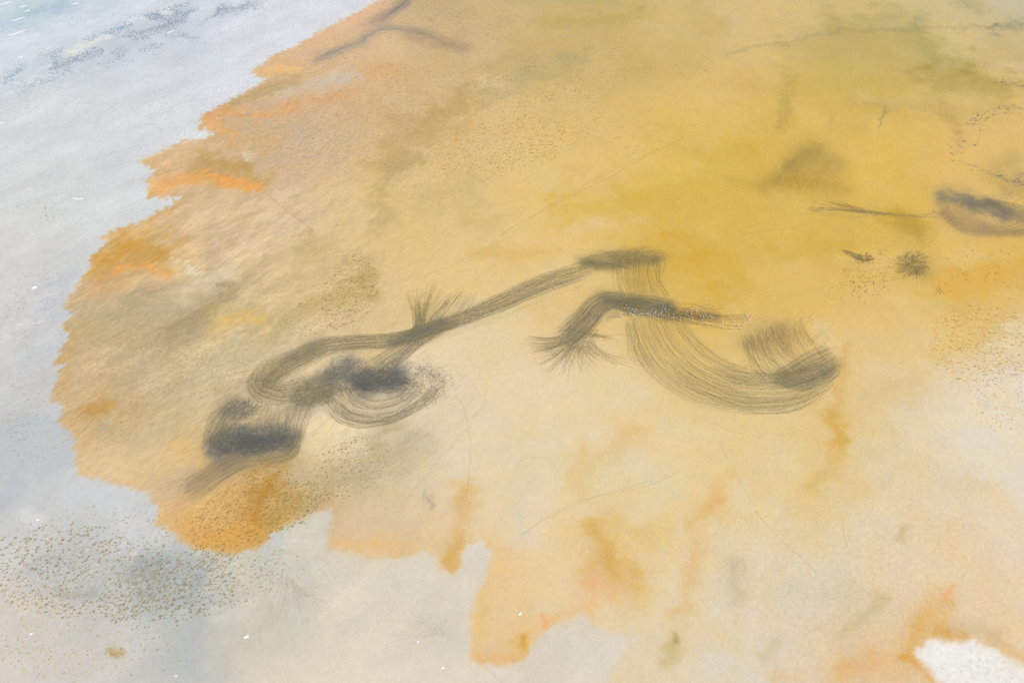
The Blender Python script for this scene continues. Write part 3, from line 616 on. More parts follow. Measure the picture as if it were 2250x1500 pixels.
def band(R_, center, n, colr, width=0.19, amp=1.6, wl=7, edge='flat', jit0=0.05, jit1=0.05, step=5, dotted=0.0):
    """n trails side by side; center rows are (x, y, half width)"""
    C = catmull(center, step)
    tx = np.gradient(C[:, 0]); ty = np.gradient(C[:, 1]); l = np.hypot(tx, ty) + 1e-9
    nX, nY = -ty / l, tx / l
    N = len(C)
    common = wander(N, amp * .8, wl * 1.5)
    n = int(n * (1.7 if n > 12 else 1))
    for k in range(n):
        u = ((k + random.uniform(-.3, 1.3)) / n * 2 - 1) * (1 + random.gauss(0, .09)) if edge == 'flat' else max(-1.15, min(1.15, random.gauss(0, 0.48)))
        i0 = int(abs(random.gauss(0, jit0)) * N); i1 = N - int(abs(random.gauss(0, jit1)) * N)
        if i1 - i0 < 4: continue
        s = slice(i0, i1); m = i1 - i0
        du = random.gauss(0, .12) * min(1.0, m / 40.0)
        off = (u + du * np.linspace(-1, 1, m)) * C[s, 2] + common[s] * (1 - abs(u) * .5) * .6 + wander(m, amp * .8, wl)
        pts = np.stack([C[s, 0] + nX[s] * off, C[s, 1] + nY[s] * off * 0.95], -1)
        if random.random() < dotted:
            R_.dots(pts, width * 1.3, shade(colr))
        else:
            R_.add(pts, width * random.uniform(0.7, 1.3), shade(colr))


def fan(R_, root, tip, n, colr, width=0.19, amp=1.5, dotted=0.3, bend=0.3, wl=6, dirv=None):
    """trails that start on the root line and end spread along the tip line"""
    A = catmull(root, 3); B = catmull(tip, 3); n = int(n * 1.3)
    for k in range(n):
        u = random.random()
        p = A[int(np.clip((u + random.gauss(0, .08)) * len(A), 0, len(A) - 1))]
        q = B[min(len(B) - 1, int(u * len(B)))]
        q = p + (q - p) * random.uniform(0.55, 1.08)
        mid = (p + q) / 2 + np.array([-(q - p)[1], (q - p)[0]]) * random.uniform(-0.12, 0.12) * bend * 3
        if dirv is not None:
            mid = p + np.array(dirv) * np.hypot(*(q - p)) * random.uniform(.4, .6)
            t = np.linspace(0, 1, max(6, int(np.hypot(*(q - p)) / 4)))[:, None]
            c = p * (1 - t) ** 2 + 2 * mid * t * (1 - t) + q * t * t
        else:
            c = catmull([p, mid, q], 4)
        c = c + np.stack([wander(len(c), amp, wl), wander(len(c), amp * .7, wl)], -1)
        if random.random() < dotted:
            h = int(len(c) * random.uniform(0.2, 0.6))
            if h > 2: R_.add(c[:h + 1], width, shade(colr))
            R_.dots(c[h:], width * 1.4, shade(colr))
        else:
            R_.add(c, width, shade(colr))


def scribble(R_, cx_, cy_, rx, ry, n, colr, length=30, width=0.18, turn=0.35, ang=None, angle_spread=9, rot=0.0, power=0.5):
    """criss-crossing short trails inside an ellipse"""
    n = int(n * 1.4)
    cr, sr = math.cos(rot), math.sin(rot)
    for k in range(n):
        r = random.random() ** power; t = random.uniform(0, 2 * math.pi)
        ex_, ey_ = rx * r * math.cos(t), ry * r * math.sin(t)
        x = cx_ + ex_ * cr - ey_ * sr; y = cy_ + ex_ * sr + ey_ * cr
        a = random.uniform(0, 2 * math.pi) if ang is None else ang + random.gauss(0, angle_spread)
        pts = [(x, y)]
        for i in range(max(3, int(length / 4 * random.uniform(.5, 1.4)))):
            a += random.gauss(0, turn)
            x += 4 * math.cos(a); y += 4 * math.sin(a) * 0.72
            pts.append((x, y))
        R_.add(catmull(pts, 3), width * random.uniform(.8, 1.2), shade(colr))


T = 'wading_trails'
# A: the long band from the upper smudge to the left loop
r = Ribbons()
band(r, [(1300, 588, 18), (1200, 621, 20), (1100, 664, 19), (1020, 698, 16), (960, 718, 15), (905, 738, 16), (850, 749, 17), (780, 752, 17), (720, 760, 19), (660, 786, 22), (610, 812, 26), (580, 838, 32)], 105, OLIVE, 0.18, 2.0, 8)
band(r, [(1290, 600, 22), (1200, 634, 26), (1100, 678, 24), (1000, 716, 22), (900, 752, 22)], 16, OLIVE, 0.17, 2.6, 8)
band(r, [(990, 703, 11), (940, 722, 12), (890, 742, 13), (850, 755, 14)], 60, GREY, 0.18, 2.0, 6, edge='g', jit0=.2, jit1=.2)
band(r, [(610, 800, 30), (575, 832, 24), (580, 852, 20), (630, 862, 24), (690, 850, 26), (750, 835, 26)], 70, OLIVE, 0.17, 3.0, 6, jit0=.12, jit1=.12)
band(r, [(560, 815, 6), (547, 840, 6), (556, 866, 7), (590, 882, 8), (640, 884, 8)], 18, OLIVE, 0.17, 2.4, 6, jit0=.15, jit1=.2)
scribble(r, 610, 845, 58, 32, 190, OLIVE, 26, 0.16, 0.45)
r.build(T, 'long grey braided band of trails running left into a closed loop')
# B: the branch that drops to the dark eye
r = Ribbons()
band(r, [(1010, 706, 8), (960, 728, 10), (910, 752, 18), (870, 778, 24), (830, 805, 28), (795, 830, 30)], 75, OLIVE, 0.18, 2.2, 7, jit0=.12, jit1=.15)
band(r, [(930, 750, 6), (890, 772, 8), (860, 800, 10)], 16, GREY, 0.2, 1.5, 7)
scribble(r, 905, 785, 45, 14, 14, OLIVE, 16, 0.15, 0.2, ang=-0.75, angle_spread=.2)
r.build(T, 'slanting grey branch of trails dropping from the long band to the dark eye')
# C: fan above the band
r = Ribbons()
fan(r, [(908, 732), (925, 718), (945, 712)], [(893, 642), (915, 630), (950, 622), (985, 632), (1010, 645)], 100, (140, 128, 92), 0.2, 1.8, 0.5, dirv=(.12, -.75))
fan(r, [(930, 718), (980, 700), (1020, 688)], [(990, 640), (1030, 635), (1055, 645)], 50, OLIVE, 0.2, 1.2, 0.6, dirv=(.5, -.55))
band(r, [(895, 738, 6), (920, 714, 9), (924, 690, 12), (916, 665, 20)], 34, OLIVE, 0.2, 1.8, 6, jit1=.25)
r.build(T, 'brush shaped tuft of thin trails rising above the long grey band')
# D: the dark eye
r = Ribbons()
scribble(r, 830, 838, 60, 28, 420, (92, 92, 90), 26, 0.24, 0.3, ang=-.4, angle_spread=.7)
scribble(r, 755, 828, 46, 36, 330, GREY, 26, 0.26, 0.35, ang=-0.75, angle_spread=.5)
scribble(r, 850, 820, 110, 30, 220, GREY, 24, 0.24, 0.5)
scribble(r, 930, 842, 58, 38, 230, OLIVE, 34, 0.2, 0.5)
scribble(r, 965, 835, 26, 30, 34, OLIVE, 40, 0.13, 0.6)
for q in range(78):
    u = random.random(); rx = 55 + 75 * u; ry = 40 + 58 * u
    a0 = random.uniform(2.2, 3.3); a1 = random.uniform(0.0, 0.7)
    t = np.linspace(a0, a1, 34)
    pts = np.stack([838 + rx * np.cos(t) * 1.08 + wander(34, 4.0, 5), 838 + ry * np.sin(t) * (1 - .16 * np.cos(t)) + wander(34, 3.2, 5) - 16 * np.cos(t) * u], -1)
    r.add(pts, 0.23, shade(OLIVE))
band(r, [(725, 880, 10), (770, 912, 12), (830, 924, 10), (890, 905, 12), (945, 872, 14)], 26, OLIVE, 0.16, 2.4, 6, jit0=.15, jit1=.2)
band(r, [(715, 868, 10), (745, 895, 12), (770, 918, 8)], 14, OLIVE, 0.17, 2, 6)
r.build(T, 'eye shaped whirl of trails round a slate blue centre')
# E: neck and lower dark pool
r = Ribbons()
scribble(r, 680, 868, 48, 28, 300, OLIVE, 28, 0.24, 0.4, ang=-0.5, angle_spread=.5)
band(r, [(690, 850, 24), (665, 890, 26), (650, 930, 24), (640, 970, 18), (615, 1000, 12)], 42, OLIVE, 0.17, 2.4, 6, jit0=.2, jit1=.15)
band(r, [(600, 880, 34), (590, 915, 42), (575, 950, 52)], 60, OLIVE, 0.16, 2.0, 6, jit0=.2, jit1=.2)
band(r, [(545, 880, 26), (500, 915, 30), (475, 950, 26), (460, 985, 16)], 75, OLIVE, 0.17, 2.2, 7, jit0=.12, jit1=.1)
scribble(r, 525, 905, 40, 22, 170, GREY, 26, 0.26, 0.3, ang=-1.0, angle_spread=.35)
scribble(r, 548, 968, 92, 31, 620, (92, 92, 90), 24, 0.24, 0.35, ang=-.3, angle_spread=.8)
scribble(r, 470, 985, 28, 20, 60, GREY, 10, 0.3, 0.6)
band(r, [(650, 960, 10), (640, 995, 12), (590, 1012, 12), (540, 1020, 10)], 34, OLIVE, 0.16, 2.4, 6, jit0=.15, jit1=.2)
r.build(T, 'two lobed patch of trails with a long slate blue pool of stirred mud')
r = Ribbons()
band(r, [(545, 1005, 20), (490, 1030, 25), (440, 1062, 27), (405, 1092, 26)], 85, PURPLE, 0.18, 1.8, 8, jit0=.15, jit1=.32)
band(r, [(460, 1050, 30), (410, 1080, 36), (350, 1105, 36)], 40, (168, 146, 118), 0.2, 3.0, 6, jit0=.3, jit1=.3, dotted=.4)
r.build(T, 'brownish grey tail of parallel trails below the lower slate pool')
# F: the upper smudge and column
r = Ribbons()
scribble(r, 1360, 570, 88, 17, 400, OLIVE, 30, 0.15, 0.2, rot=-0.05, ang=0.0, angle_spread=.45)
scribble(r, 1320, 582, 46, 10, 150, OLIVE, 26, 0.15, 0.2, ang=0.05, angle_spread=.4)
scribble(r, 1400, 560, 66, 14, 130, BROWN, 30, 0.13, 0.2, ang=0.1, angle_spread=.5)
for q in range(40):
    x0 = random.uniform(1340, 1460); pts = catmull([(x0 - random.uniform(20, 70), 560 + random.uniform(-12, 12)), (x0 - 10, 553 + random.uniform(-8, 10)), (x0 + random.uniform(0, 8), 572), (x0 + random.uniform(-4, 6), 600)], 4)
    r.add(pts, 0.15, shade(BROWN))
r.build(T, 'dark olive elongated smudge of trails at the upper bend')
r = Ribbons()
band(r, [(1404, 572, 52), (1402, 610, 52), (1412, 645, 52), (1425, 672, 54)], 70, (128, 112, 70), 0.16, 1.9, 6)
r.build(T, 'upright column of thin trails linking the smudge with the flock')
# G: the sweeping crescent below the flock
r = Ribbons()
band(r, [(1436, 690, 62), (1446, 722, 62), (1478, 775, 68), (1545, 826, 62), (1630, 853, 52), (1720, 856, 46), (1790, 838, 38), (1826, 816, 26)], 105, (134, 123, 90), 0.16, 2.8, 8, jit0=.06, jit1=.08)
band(r, [(1385, 700, 12), (1390, 750, 14), (1400, 785, 16), (1440, 800, 14)], 14, (128, 116, 84), 0.16, 2.0, 7)
band(r, [(1480, 800, 22), (1545, 845, 26), (1640, 885, 20), (1730, 888, 18), (1800, 855, 16)], 34, (116, 108, 84), 0.17, 2.2, 8, jit0=.15, jit1=.15)
band(r, [(1560, 806, 10), (1640, 832, 16), (1720, 832, 16)], 34, (118, 112, 88), 0.16, 2.5, 7, jit0=.2, jit1=.2)
scribble(r, 1620, 838, 55, 12, 50, (116, 112, 92), 22, 0.16, 0.3, ang=0.1, angle_spread=.2)
r.build(T, 'broad crescent of fine trails sweeping right below the flock')
r = Ribbons()
for q in range(150):
    u = random.random(); x0 = 1630 + 130 * u; y0 = 745 - 40 * u + random.gauss(0, 8)
    L_ = random.uniform(60, 122)
    pts = catmull([(x0, y0), (x0 + 8 + 12 * u, y0 + L_ * .4), (x0 + 28 + 22 * u, y0 + L_ * .75), (x0 + 62 + 20 * u, y0 + L_)], 4)
    pts = pts + np.stack([wander(len(pts), 1.8, 6), wander(len(pts), 1.2, 6)], -1)
    r.add(pts, 0.2, shade((126, 112, 84)))
scribble(r, 1690, 742, 56, 28, 170, (136, 120, 88), 26, 0.12, 0.15, ang=1.15, angle_spread=.25)
band(r, [(1690, 838, 12), (1750, 822, 30), (1800, 800, 36), (1836, 780, 30)], 110, (120, 113, 92), 0.15, 2.0, 7, jit0=.2, jit1=.12)
band(r, [(1700, 830, 10), (1760, 845, 14), (1815, 825, 18), (1840, 806, 14)], 46, (104, 102, 90), 0.17, 2.0, 7, jit0=.15, jit1=.1)
scribble(r, 1780, 822, 48, 22, 90, (116, 111, 96), 26, 0.13, 0.15, ang=-0.5, angle_spread=.2)
fan(r, [(1745, 715), (1760, 750), (1800, 780)], [(1790, 670), (1830, 690), (1850, 760)], 34, (150, 128, 84), 0.14, 3, 0.55, 0.6)
fan(r, [(1640, 790), (1650, 800)], [(1585, 810), (1600, 850)], 10, (138, 122, 86), 0.15, 1.5, 0.2)
r.build(T, 'basket shaped tangle of hatched trails at the right end of the crescent')
# H: the flock's own band
r = Ribbons()
band(r, [(1235, 752, 24), (1262, 728, 27), (1290, 698, 27), (1312, 672, 25), (1345, 660, 20), (1390, 668, 22), (1440, 674, 22), (1490, 682, 18)], 110, (112, 106, 86), 0.16, 2.0, 7, jit0=.08, jit1=.12)
scribble(r, 1405, 671, 74, 16, 360, (104, 102, 88), 26, 0.16, 0.2, rot=0.12, ang=.12, angle_spread=.4)
scribble(r, 1500, 690, 70, 16, 120, (128, 108, 76), 30, 0.17, 0.2, ang=0.1, angle_spread=.2)
scribble(r, 1262, 742, 42, 16, 120, (96, 92, 80), 30, 0.18, 0.2, ang=-0.7, angle_spread=.25)
fan(r, [(1230, 738), (1252, 752)], [(1156, 738), (1160, 752), (1168, 775)], 90, (126, 117, 90), 0.17, 2.0, 0.5, 0.6, dirv=(-.75, .3))
fan(r, [(1240, 748), (1264, 762)], [(1168, 775), (1182, 800), (1210, 820)], 50, (126, 117, 90), 0.17, 2.6, 0.65, 0.6, dirv=(-.65, .6))
fan(r, [(1256, 756), (1286, 764)], [(1205, 818), (1240, 830), (1285, 824)], 30, (120, 112, 86), 0.17, 2.4, 0.75, 0.6, dirv=(-.5, .85))
fan(r, [(1268, 758), (1304, 748)], [(1285, 822), (1335, 802), (1385, 806), (1405, 796)], 56, (122, 114, 90), 0.16, 1.6, 0.7, 0.5, dirv=(.15, .65))
scribble(r, 1255, 765, 50, 20, 60, (116, 109, 88), 34, 0.15, 0.25, ang=2.4, angle_spread=.5)
scribble(r, 1275, 762, 36, 12, 60, (112, 106, 86), 22, 0.14, 0.3)
fan(r, [(1290, 742), (1305, 730)], [(1345, 735), (1365, 755)], 26, (120, 108, 78), 0.15, 1.6, 0.6, 0.3)
band(r, [(1290, 745, 3), (1330, 738, 3), (1370, 736, 3), (1400, 742, 3)], 3, (124, 110, 76), 0.16, 1.2, 8)
band(r, [(1330, 705, 8), (1350, 692, 9), (1390, 688, 7)], 12, (116, 102, 70), 0.17, 1.5, 6)
r.build(T, 'darkest bent band of trails that the flock is making now')
# I: right hand hatch mound, broom, dark pool, bush, chains
r = Ribbons()
for q in range(150):
    u = random.random(); x0 = 1735 + 95 * u; y0 = 318 + 50 * abs(u - .45) ** 1.4 + random.uniform(0, 24)
    pts = catmull([(x0, y0), (x0 - 18 - 26 * (1 - u), y0 + 34), (x0 - 45 - 20 * (1 - u), y0 + random.uniform(50, 85))], 4)
    r.add(pts + np.stack([wander(len(pts), 1.2, 6), wander(len(pts), .8, 6)], -1), 0.13, shade(.66, .08))
fan(r, [(1710, 395), (1770, 380), (1820, 370)], [(1690, 425), (1780, 440), (1850, 430), (1910, 405)], 90, .7, 0.13, 2.0, 0.1, 0.6)
r.build(T, 'faint olive hatched mound of trails in the upper right')
r = Ribbons()
fan(r, [(1955, 469), (1900, 465), (1880, 462)], [(1778, 470), (1785, 455), (1800, 445), (1850, 440)], 54, (120, 104, 72), 0.16, 1.4, 0.1, 0.2)
band(r, [(1775, 461, 9), (1810, 460, 6), (1850, 461, 5), (1900, 467, 5), (1950, 471, 4), (2000, 476, 5), (2040, 475, 4), (2060, 466, 6)], 17, (124, 110, 82), 0.2, 2.0, 6, edge='g', jit0=.15, jit1=.2)
scribble(r, 2052, 470, 14, 9, 26, (104, 98, 92), 14, 0.2, 0.6)
scribble(r, 1795, 460, 20, 7, 30, (112, 98, 70), 16, 0.15, 0.4)
r.build(T, 'broom shaped sheaf of trails pointing left of the right hand dark pool')
r = Ribbons()
scribble(r, 2105, 440, 32, 16, 150, (118, 113, 102), 22, 0.15, 0.3, ang=.3, angle_spread=.8)
scribble(r, 2180, 462, 48, 13, 150, (116, 113, 102), 26, 0.15, 0.2, ang=0.4, angle_spread=.3)
band(r, [(2072, 452, 8), (2090, 480, 12), (2130, 500, 16), (2190, 505, 16), (2260, 495, 22), (2320, 470, 24)], 40, (140, 122, 94), 0.2, 2.4, 7, jit0=.1, jit1=.05)
band(r, [(2140, 446, 6), (2190, 450, 10), (2250, 470, 18), (2320, 480, 22)], 60, (122, 112, 92), 0.2, 2.4, 7, jit0=.1, jit1=.05)
scribble(r, 2235, 430, 30, 24, 60, (140, 122, 88), 26, 0.18, 0.4)
r.build(T, 'lens shaped grey brown pool of trails at the right edge')
r = Ribbons()
for q in range(260):
    a = random.uniform(0, 2 * math.pi); d0 = random.uniform(0, 26)
    x = 2004 + d0 * math.cos(a) * 1.2; y = 580 + d0 * math.sin(a) * .8
    b = a + random.gauss(0, .5); L_ = random.uniform(8, 22)
    pts = catmull([(x, y), (x + L_ * .5 * math.cos(b), y + L_ * .38 * math.sin(b)), (x + L_ * math.cos(b + .3), y + L_ * .75 * math.sin(b + .3))], 3)
    r.add(pts, 0.4, shade((116, 100, 72)))
scribble(r, 2010, 590, 20, 14, 50, (112, 100, 80), 12, 0.2, 0.6)
scribble(r, 1990, 530, 70, 22, 50, (150, 126, 66), 18, 0.18, 0.6)
r.build(T, 'bushy star shaped tuft of short trails below the broom')
r = Ribbons()
band(r, [(1848, 550, 3), (1870, 558, 5), (1900, 568, 7), (1922, 566, 5)], 20, (110, 96, 70), 0.34, 1.6, 5, jit0=.15, jit1=.25)
scribble(r, 1895, 568, 26, 9, 60, (112, 98, 70), 12, 0.4, 0.6)
scribble(r, 1935, 552, 16, 10, 16, (120, 104, 72), 10, 0.17, 0.6)
r.build(T, 'small twig shaped tuft of trails left of the bushy tuft')
r = Ribbons()
for (cx_, cy_, rx_, ry_, n_) in [(1898, 622, 56, 40, 300), (2065, 635, 20, 14, 44), (2150, 560, 60, 24, 60), (2120, 600, 30, 16, 40), (1860, 600, 18, 20, 40), (1960, 600, 50, 30, 90), (2000, 560, 60, 30, 80), (2190, 610, 60, 40, 70)]:
    for q in range(n_):
        x = cx_ + rx_ * random.gauss(0, .55); y = cy_ + ry_ * random.gauss(0, .5); b = random.gauss(0.2, .8)
        if float(perlin(np.array([x / 17.0]), np.array([y / 11.0 + 5]))[0]) < -.12: continue
        r.add([(x, y), (x + 2.2 * math.cos(b), y + 1.5 * math.sin(b))], 1.0, shade((124, 100, 60)), False)
r.build('foot_print_speckle', 'scatter of dark foot prints beside the bushy tuft', 'foot prints')
r = Ribbons()
for (path, n_, dots_) in [([(2110, 275), (2140, 262), (2165, 246), (2190, 240), (2215, 236), (2250, 238), (2290, 250)], 5, 26), ([(2120, 280), (2150, 268), (2190, 250), (2230, 246)], 3, 14), ([(2155, 270), (2152, 300), (2140, 316), (2118, 312), (2108, 290)], 1, 4),
                          ([(2088, 352), (2110, 355), (2135, 365), (2160, 376), (2190, 386), (2215, 396), (2240, 405), (2290, 420)], 5, 30), ([(2092, 345), (2086, 320)], 2, 4), ([(2105, 345), (2104, 330), (2110, 325)], 1, 3), ([(2190, 385), (2215, 400), (2232, 402), (2236, 388), (2250, 380)], 4, 14), ([(2195, 180), (2220, 182), (2250, 192)], 3, 8)]:
    band(r, [(x, y, 4) for x, y in path], n_, (116, 106, 104), 0.24, 2.2, 5, step=4, jit0=.2, jit1=.2)
    L_ = catmull(path, 3)
    for q in range(dots_):
        x, y = L_[random.randrange(len(L_))]; x += random.gauss(0, 4); y += random.gauss(0, 3.4); b = random.gauss(0.0, .5)
        r.add([(x, y), (x + 3 * math.cos(b), y + 2 * math.sin(b)), (x + 6 * math.cos(b), y + 4 * math.sin(b))], random.uniform(1.1, 2.2), shade((124, 114, 110)), False)
r.build('pool_chain', 'knotted chains of small dark pools near the right edge', 'pools')
# N: wisps at the top left of the mud
r = Ribbons()
band(r, [(690, 134, 7), (730, 117, 8), (770, 100, 8), (805, 88, 7)], 18, (130, 130, 126), 0.34, 2.2, 6, edge='g', jit0=.2, jit1=.2)
band(r, [(790, 88, 9), (830, 66, 7), (880, 62, 7), (930, 72, 8), (980, 92, 10), (1030, 110, 12)], 18, (140, 132, 120), 0.28, 2.2, 7, edge='g', jit0=.12, jit1=.2)
band(r, [(905, -10, 8), (870, 20, 10), (830, 46, 12)], 16, (136, 127, 122), 0.3, 2.2, 6, edge='g', jit0=.2, jit1=.25)
r.build(T, 'dark wisps of trails beside the pale shore at the top')
# thin lone trails: each one a line of its own
LONE = [
    ([(585, 425), (620, 455), (655, 480), (690, 512)], (172, 158, 122), 0.45, 'thin lone trail slanting below the bright orange streak'),
    ([(1100, 520), (1180, 470), (1260, 430), (1330, 395), (1420, 340), (1500, 300)], (178, 152, 90), 0.4, 'long thin trail climbing right across the yellow centre'),
    ([(1130, 510), (1200, 455), (1300, 400), (1430, 330)], (176, 150, 88), 0.36, 'thin trail running close above the long climbing one'),
    ([(1380, 460), (1430, 490), (1490, 520), (1540, 560)], (186, 158, 92), 0.36, 'faint thin trail descending right above the dark smudge'),
    ([(1630, 520), (1680, 508), (1740, 500), (1800, 485), (1870, 475)], (150, 126, 70), 0.36, 'thin curved trail below the broom shaped sheaf'),
    ([(1140, 1180), (1220, 1130), (1320, 1090), (1420, 1065), (1510, 1025)], (190, 172, 128), 0.3, 'thin trail climbing right through the pale lower centre'),
    ([(1150, 1172), (1240, 1115), (1330, 1082), (1440, 1050)], (192, 174, 130), 0.28, 'faint twin running beside the thin lower centre trail'),
    ([(1580, 970), (1605, 1020), (1635, 1070), (1650, 1100)], (184, 160, 108), 0.26, 'thin trail dropping from below the crescent'),
    ([(1655, 1120), (1700, 1170), (1750, 1215), (1800, 1260)], (188, 172, 132), 0.34, 'thin slanting trail in the pale lower right'),
    ([(1850, 1140), (1855, 1180), (1862, 1200)], (186, 172, 134), 0.25, 'short upright trail right of the slanting lower one'),
    ([(1000, 870), (1018, 900), (1030, 960), (1032, 1040), (1028, 1090)], (198, 178, 130), 0.32, 'upright thin trail dropping right of the dark eye'),
    ([(1035, 920), (1060, 890), (1072, 850)], (204, 184, 140), 0.26, 'faint trail forking upward right of the dark eye'),
    ([(880, 1100), (930, 1050), (990, 980), (1040, 930)], (202, 184, 142), 0.3, 'faint trail rising from the mottled mud below the eye'),
    ([(1130, 1030), (1150, 1010), (1180, 1005), (1210, 1012)], (172, 164, 134), 0.3, 'short hooked trail on the cream mud of the lower centre'),
    ([(905, 205), (918, 207), (930, 200)], (132, 124, 104), 0.6, 'short forked mark on the speckled upper mud'),
    ([(1178, 306), (1192, 311), (1222, 310)], (140, 126, 86), 0.55, 'short dark dash among the upper specks'),
    ([(1345, 306), (1360, 300), (1372, 304)], (142, 126, 80), 0.6, 'small dark scratch on the upper yellow mud'),
    ([(1640, 75), (1662, 85), (1690, 100)], (156, 138, 96), 0.5, 'short slanting mark under the pale top'),
    ([(1520, 145), (1540, 150), (1562, 160)], (150, 132, 84), 0.6, 'double scratch left of the green smoke'),
    ([(1946, 228), (1940, 250), (1936, 275)], (138, 120, 74), 0.5, 'upright dark stroke below the green smoke'),
    ([(930, 612), (934, 604), (1000, 580), (1060, 550), (1120, 520)], (192, 168, 110), 0.34, 'thin trail rising above the brush shaped tuft'),
    ([(1888, 880), (1900, 872), (1906, 862)], (150, 134, 96), 0.35, 'tiny curved scratch right of the crescent'),
    ([(1555, 925), (1600, 945), (1660, 960), (1720, 970)], (196, 170, 112), 0.26, 'faint trail just below the crescent'),
    ([(1065, 1465), (1090, 1485), (1110, 1505)], (176, 168, 150), 0.25, 'thin dark line crossing the salt at the bottom'),
]
for path, c, w, lab in LONE:
    r = Ribbons(); L_ = catmull(path, 5)
    L_ = L_ + np.stack([wander(len(L_), 2.0, 5), wander(len(L_), 1.6, 5)], -1)
    r.add(L_, w * 1.4, 0.66 if w < .4 else 0.5)
    r.build('lone_trail', lab, 'trail', 'lone trails across the mud', kind=None)
# faint hair trails everywhere else
r = Ribbons()
fan(r, [(600, 1250), (640, 1270), (640, 1300)], [(470, 1260), (540, 1400), (660, 1440), (760, 1400), (800, 1260)], 190, 0.8, 0.11, 2, 0, 0.5)
fan(r, [(1000, 1410), (960, 1380)], [(900, 1300), (820, 1350), (850, 1450)], 40, 0.8, 0.15, 3, 0, 0.5)
scribble(r, 850, 1290, 180, 70, 120, 0.8, 60, 0.10, 0.18)
r.build('hair_trails', 'pale hair thin trails spread over the lower salt', 'trails')
r = Ribbons()
band(r, [(700, 1090, 20), (800, 1050, 30), (900, 1000, 44), (990, 930, 50)], 140, 0.8, 0.12, 3, 7, jit0=.25, jit1=.25)
scribble(r, 860, 1130, 80, 50, 160, 0.8, 50, 0.11, 0.2, ang=-.6, angle_spread=.3)
for (cx_, cy_, rx_, ry_, n_, c_) in [(1700, 1200, 260, 160, 200, 0.8), (1900, 1300, 300, 160, 280, 0.8), (1300, 1000, 200, 120, 90, 0.8), (1050, 1050, 110, 110, 60, 0.8),
                                    (1980, 1000, 220, 120, 150, 0.8), (1700, 330, 300, 120, 140, 0.8), (1950, 150, 260, 110, 240, 0.8), (1500, 480, 300, 80, 90, 0.8), (1150, 420, 200, 80, 60, 0.8),
                                    (2100, 300, 120, 60, 70, 0.8), (1600, 950, 160, 40, 50, 0.8), (1050, 800, 80, 70, 40, 0.8), (600, 470, 160, 60, 60, 0.8)]:
    scribble(r, cx_, cy_, rx_, ry_, int(n_ * .8), c_, 60, 0.10, 0.18, ang=-0.45, angle_spread=.5)
r.build('hair_trails', 'faint hair thin trails spread over the yellow mud', 'trails')
# lines drawn behind the leading birds are added with the flock below
LEAD = Ribbons()

# ------------------------------------------------------------------ pits and mounds in the bed
PITS = {'salt': [], 'mud': []}


def pit_field(where, cx_, cy_, rx, ry, n, size, colr, rot=0.0, clump=0.5, ao=0.0, elong=1.0):
    n = int(n * 1.35); size *= .92; made = 0; tries = 0; cr, sr = math.cos(rot), math.sin(rot); taken = []
    while made < n and tries < n * 12:
        tries += 1
        d0 = random.random() ** .55; a = random.uniform(0, 2 * math.pi)
        ex_, ey_ = rx * d0 * math.cos(a), ry * d0 * math.sin(a)
        x = cx_ + ex_ * cr - ey_ * sr; y = cy_ + ex_ * sr + ey_ * cr
        wx, wy = ground(x, y)
        if float(perlin(np.array([wx / 14.0 + 50]), np.array([wy / 14.0]))[0]) < random.uniform(-1, 1) * 1.2 * (1 - clump) - 0.25 * clump + 0.0 and random.random() < .7: continue
        s = size * random.choice((random.uniform(.4, .8), random.uniform(.6, 1.2)))
        if made < 900 and any((x - q[0]) ** 2 + ((y - q[1]) * 1.4) ** 2 < (s * .9) ** 2 for q in taken[-200:]): continue
        taken.append((x, y)); made += 1
        PITS[where].append((x, y, s, np.clip((np.array(colr, float) * .84 + 30) * (1 + random.gauss(0, .07)), 20, 240), ao + random.gauss(0, .25), elong))


pit_field('salt', 180, 1255, 230, 105, 560, 7.5, (152, 134, 92), 0.05)
pit_field('salt', 400, 1290, 120, 70, 230, 8.5, (140, 126, 88))
pit_field('salt', 540, 1270, 80, 60, 60, 7.0, (178, 150, 92))
pit_field('salt', 330, 1340, 110, 40, 60, 8.0, (148, 130, 86))
pit_field('salt', 80, 1310, 90, 40, 80, 6.0, (204, 168, 92))
pit_field('salt', 80, 1430, 120, 60, 90, 5.5, (206, 178, 120))
pit_field('salt', 230, 1160, 140, 50, 150, 5.0, (178, 168, 146))
pit_field('salt', 450, 1225, 60, 30, 60, 8.0, (140, 128, 92))
pit_field('salt', 330, 1430, 120, 60, 50, 6.0, (165, 152, 120))
pit_field('salt', 130, 1420, 160, 80, 130, 5.5, (200, 176, 126))
pit_field('salt', 560, 1250, 110, 60, 110, 6.0, (182, 160, 112))
pit_field('salt', 300, 1240, 330, 130, 420, 5.0, (158, 146, 116))
pit_field('salt', 80, 900, 70, 130, 240, 5.0, (172, 164, 138), 0, .6, -.4, 2.2)
pit_field('salt', 80, 680, 70, 90, 120, 4.6, (160, 156, 146), 0, .6, -.3, 1.8)
pit_field('salt', 90, 460, 120, 160, 110, 3.6, (160, 150, 128), 0, .5, -.2, 2.0)
pit_field('salt', 540, 200, 80, 24, 130, 3.4, (124, 124, 116), -.3, .6, -.2, 2.2)
pit_field('salt', 380, 260, 110, 60, 130, 3.0, (134, 132, 124), -.3, .5, -.2, 2.0)
pit_field('salt', 60, 220, 90, 40, 150, 3.2, (140, 146, 150), -.3, .7, -.2, 2.0)
pit_field('salt', 110, 470, 24, 22, 34, 4.0, (140, 132, 108), 0, .5, .2, 1.8)
pit_field('mud', 540, 1130, 130, 70, 430, 7.0, (176, 124, 56), -.4, .5)
pit_field('mud', 640, 1110, 70, 50, 220, 7.5, (150, 124, 66), -.5)
pit_field('mud', 760, 1030, 110, 60, 280, 6.5, (172, 134, 76), -.5)
